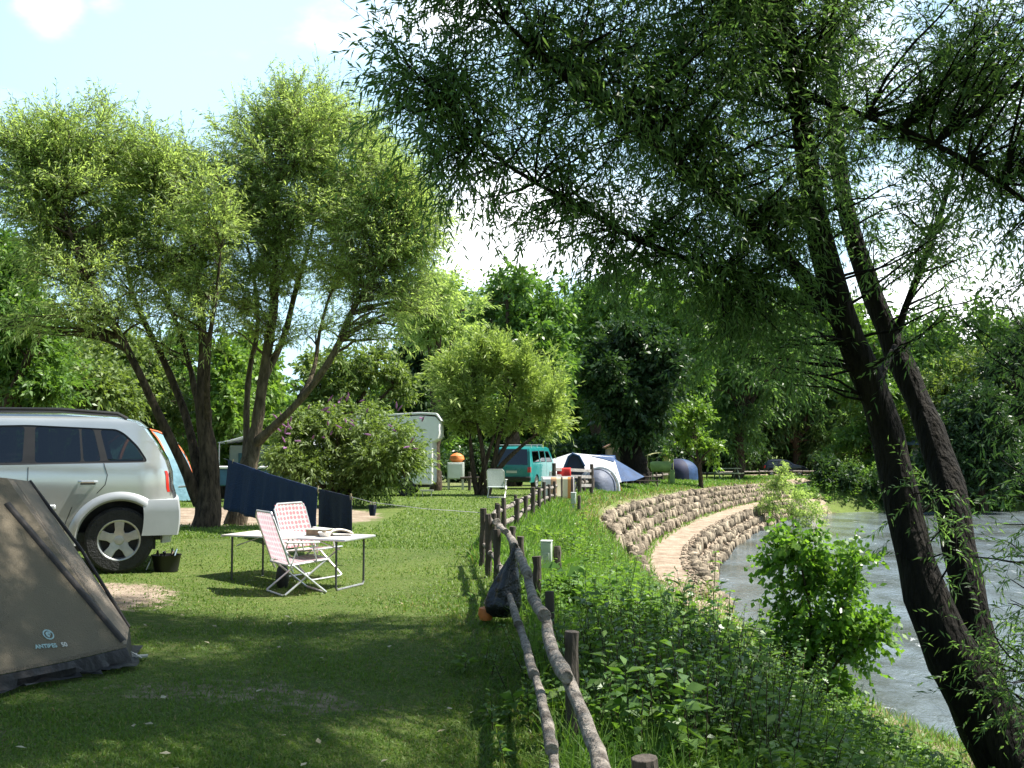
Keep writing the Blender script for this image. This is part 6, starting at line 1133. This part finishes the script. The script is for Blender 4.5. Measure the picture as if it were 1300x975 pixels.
# bin bag on the fence
M['binbag'] = mat('bin_bag_plastic', (.012, .013, .018), .28, .3, 8, .8, 7, spec=.6)
kp = P(652, 700, 8.75); bb = thing('bin_bag', kp, 'black bin bag tied to the fence rail', 'bin bag'); bb.scale = (.88, .88, .95); m = MB(); cz = [(.02, .03), (.025, -.02), (.05, -.08), (.10, -.2), (.15, -.33), (.175, -.45), (.16, -.53), (.1, -.575), (.001, -.58)]
n = 28; vs = []
for j, (r_, z) in enumerate(cz):
    for i in range(n):
        a_ = 6.2832*i/n; w_ = 1+.10*math.sin(a_*5+z*6)+.05*math.sin(a_*9+z*11); sh = -.10*min(1, (-z)/.45) if z < 0 else 0; vs.append((r_*w_*math.cos(a_)*1.0+sh, r_*w_*math.sin(a_)*.9-.05, z))
m.add(vs, [(j*n+i, j*n+(i+1) % n, (j+1)*n+(i+1) % n, (j+1)*n+i) for j in range(len(cz)-1) for i in range(n)]); m.build('sack', M['binbag'], bb, angle=80)
m = MB(); m.tube([(0, 0, .02), (.02, .02, .07), (.05, .03, .02)], .008, 6); m.build('tie', M['binbag'], bb)
o_ = MB(); o_.lathe([(.001, 0), (.05, .01), (.07, .06), (.06, .11), (.001, .13)], 14); q = P(617, 768, 8.75); o = o_.build('orange_net', M['orange_bag']); o.location = (q.x, q.y, hz(q.x, q.y)+.02); tag(o, 'small orange net bag lying against the black bin bag', 'net bag')
# electricity hook-ups
M['hook'] = mat('pale_green_enamel', (.50, .56, .46), .5, .08, 4)
for px, py, Y, lb in ((694, 722, 13, 'pale green socket box on a stub post behind the near fence'), (728, 634, 27.5, 'pale grey socket box on a post in the embankment grass')):
    g = P(px, py, Y); g.z = hz(g.x, g.y); hb = thing('socket_box', g, lb, 'socket box', -.15); m = MB(); m.box((0, 0, .34), (.14, .12, .30)); bx_ = m.build('housing', M['hook'], hb, bevel=.018); m = MB(); m.box((0, 0, .497), (.15, .13, .014)); m.build('lid', M['white_plastic'], hb, bevel=.005); m = MB(); m.box((0, 0, .08), (.05, .05, .35)); m.build('stalk', M['hook'], hb); m = MB(); m.box((0, -.063, .30), (.08, .012, .1)); m.build('cover_plate', M['hook'], hb, bevel=.01)
    p_ = post(None, g+Vector((.13, .03, 0)), .42, .05, int(px)); p_.name = 'wooden_post'; tag(p_, 'dark stub post beside the %s' % lb.split(' on ')[0], 'post')
# striped towels, red towel, white chair at the bend
M['stripes'] = None
m_, nt, o = newmat('striped_towel'); t = N(nt, 'ShaderNodeTexCoord'); sx = N(nt, 'ShaderNodeSeparateXYZ'); lk(nt, t.outputs['Object'], sx.inputs[0]); rp = N(nt, 'ShaderNodeValToRGB'); rp.color_ramp.interpolation = 'CONSTANT'
el = rp.color_ramp.elements; el[0].position = 0; el[0].color = (.7, .68, .66, 1); el[1].position = .16; el[1].color = (.6, .34, .2, 1)
for ps, cc in ((.34, (.7, .62, .42)), (.48, (.08, .06, .05)), (.54, (.7, .6, .42)), (.70, (.6, .25, .08)), (.80, (.08, .05, .05)), (.88, (.65, .6, .6))): e_ = el.new(ps); e_.color = (*cc, 1)
f_ = mr(sx.outputs['X'], 0, .95); lk(nt, f_, rp.inputs[0]); b = N(nt, 'ShaderNodeBsdfPrincipled'); b.inputs['Roughness'].default_value = .9; lk(nt, rp.outputs[0], b.inputs['Base Color']); lk(nt, b.outputs[0], o.inputs[0]); M['stripes'] = m_
yb = 29.2; g = Vector((on_f(yb)-.28, yb, hz(on_f(yb), yb))); st = thing('striped_towel', g, 'vertically striped white, peach and orange towel hung on a low frame behind the fence bend', 'towel', .25); m = MB(); m.grid(lambda u, v: (.95*u-.1, .03*math.sin(u*11)*v, .72-.62*v), 24, 8); m.build('cloth', M['stripes'], st, solid=.012, angle=80); m = MB(); m.tube([(-.12, .02, 0), (-.12, .02, .73), (.88, .02, .73), (.88, .02, 0)], .015, 6); m.build('frame', M['alu'], st)
M['red'] = mat('red_cloth', (.60, .025, .02), .8, .15, 6)
ga, ea = BAR; q = ga.lerp(ea, .22); g = Vector((q.x, q.y-.08, q.z)); m = MB(); m.grid(lambda u, v: (-.22+.5*u, -.03-.03*math.sin(v*3)-.02*math.sin(u*8)*v, 1.02-.5*v), 10, 8); o = m.build('red_towel', M['red'], None, solid=.012, angle=80); o.location = g; o.rotation_euler.z = .1; tag(o, 'bright red towel folded over the plank barrier', 'towel')
def plastic_chair(label, g, rz):
    rt = thing('plastic_chair', g, label, 'chair', rz, 'white plastic garden chairs'); m = MB(); m.box((0, 0, .42), (.46, .44, .03)); m.build('seat', M['white_plastic'], rt, bevel=.01)
    m = MB(); m.grid(lambda u, v: (-.22+.44*u, .22+.08*v+.03*math.sin(u*3.14), .42+.42*v), 6, 6); m.build('backrest', M['white_plastic'], rt, solid=.02)
    for x in (-.2, .2):
        for y in (-.2, .2): m = MB(); m.tube([(x, y, .42), (x*1.15, y*1.15, 0)], .02, 6); m.build('leg', M['white_plastic'], rt)
    return rt
plastic_chair('white plastic chair right beside the plank barrier under the red towel', ground_pt(714, 37), .5)
plastic_chair('white plastic chair at the foot of the large white tent', ground_pt(696, 44), -.8)
# pebble-like debris on the fence side: small white paper scrap
m = MB(); m.grid(lambda u, v: (-.05+.1*u, -.03+.06*v, .03+.02*math.sin(u*5+v*3)), 5, 4); q = P(519, 926, 5.0); o = m.build('paper_scrap', M['paper'], None, solid=.002); o.location = (q.x, q.y, hz(q.x, q.y)+.02); tag(o, 'pale crumpled paper scrap lying on the shaded lawn', 'litter')
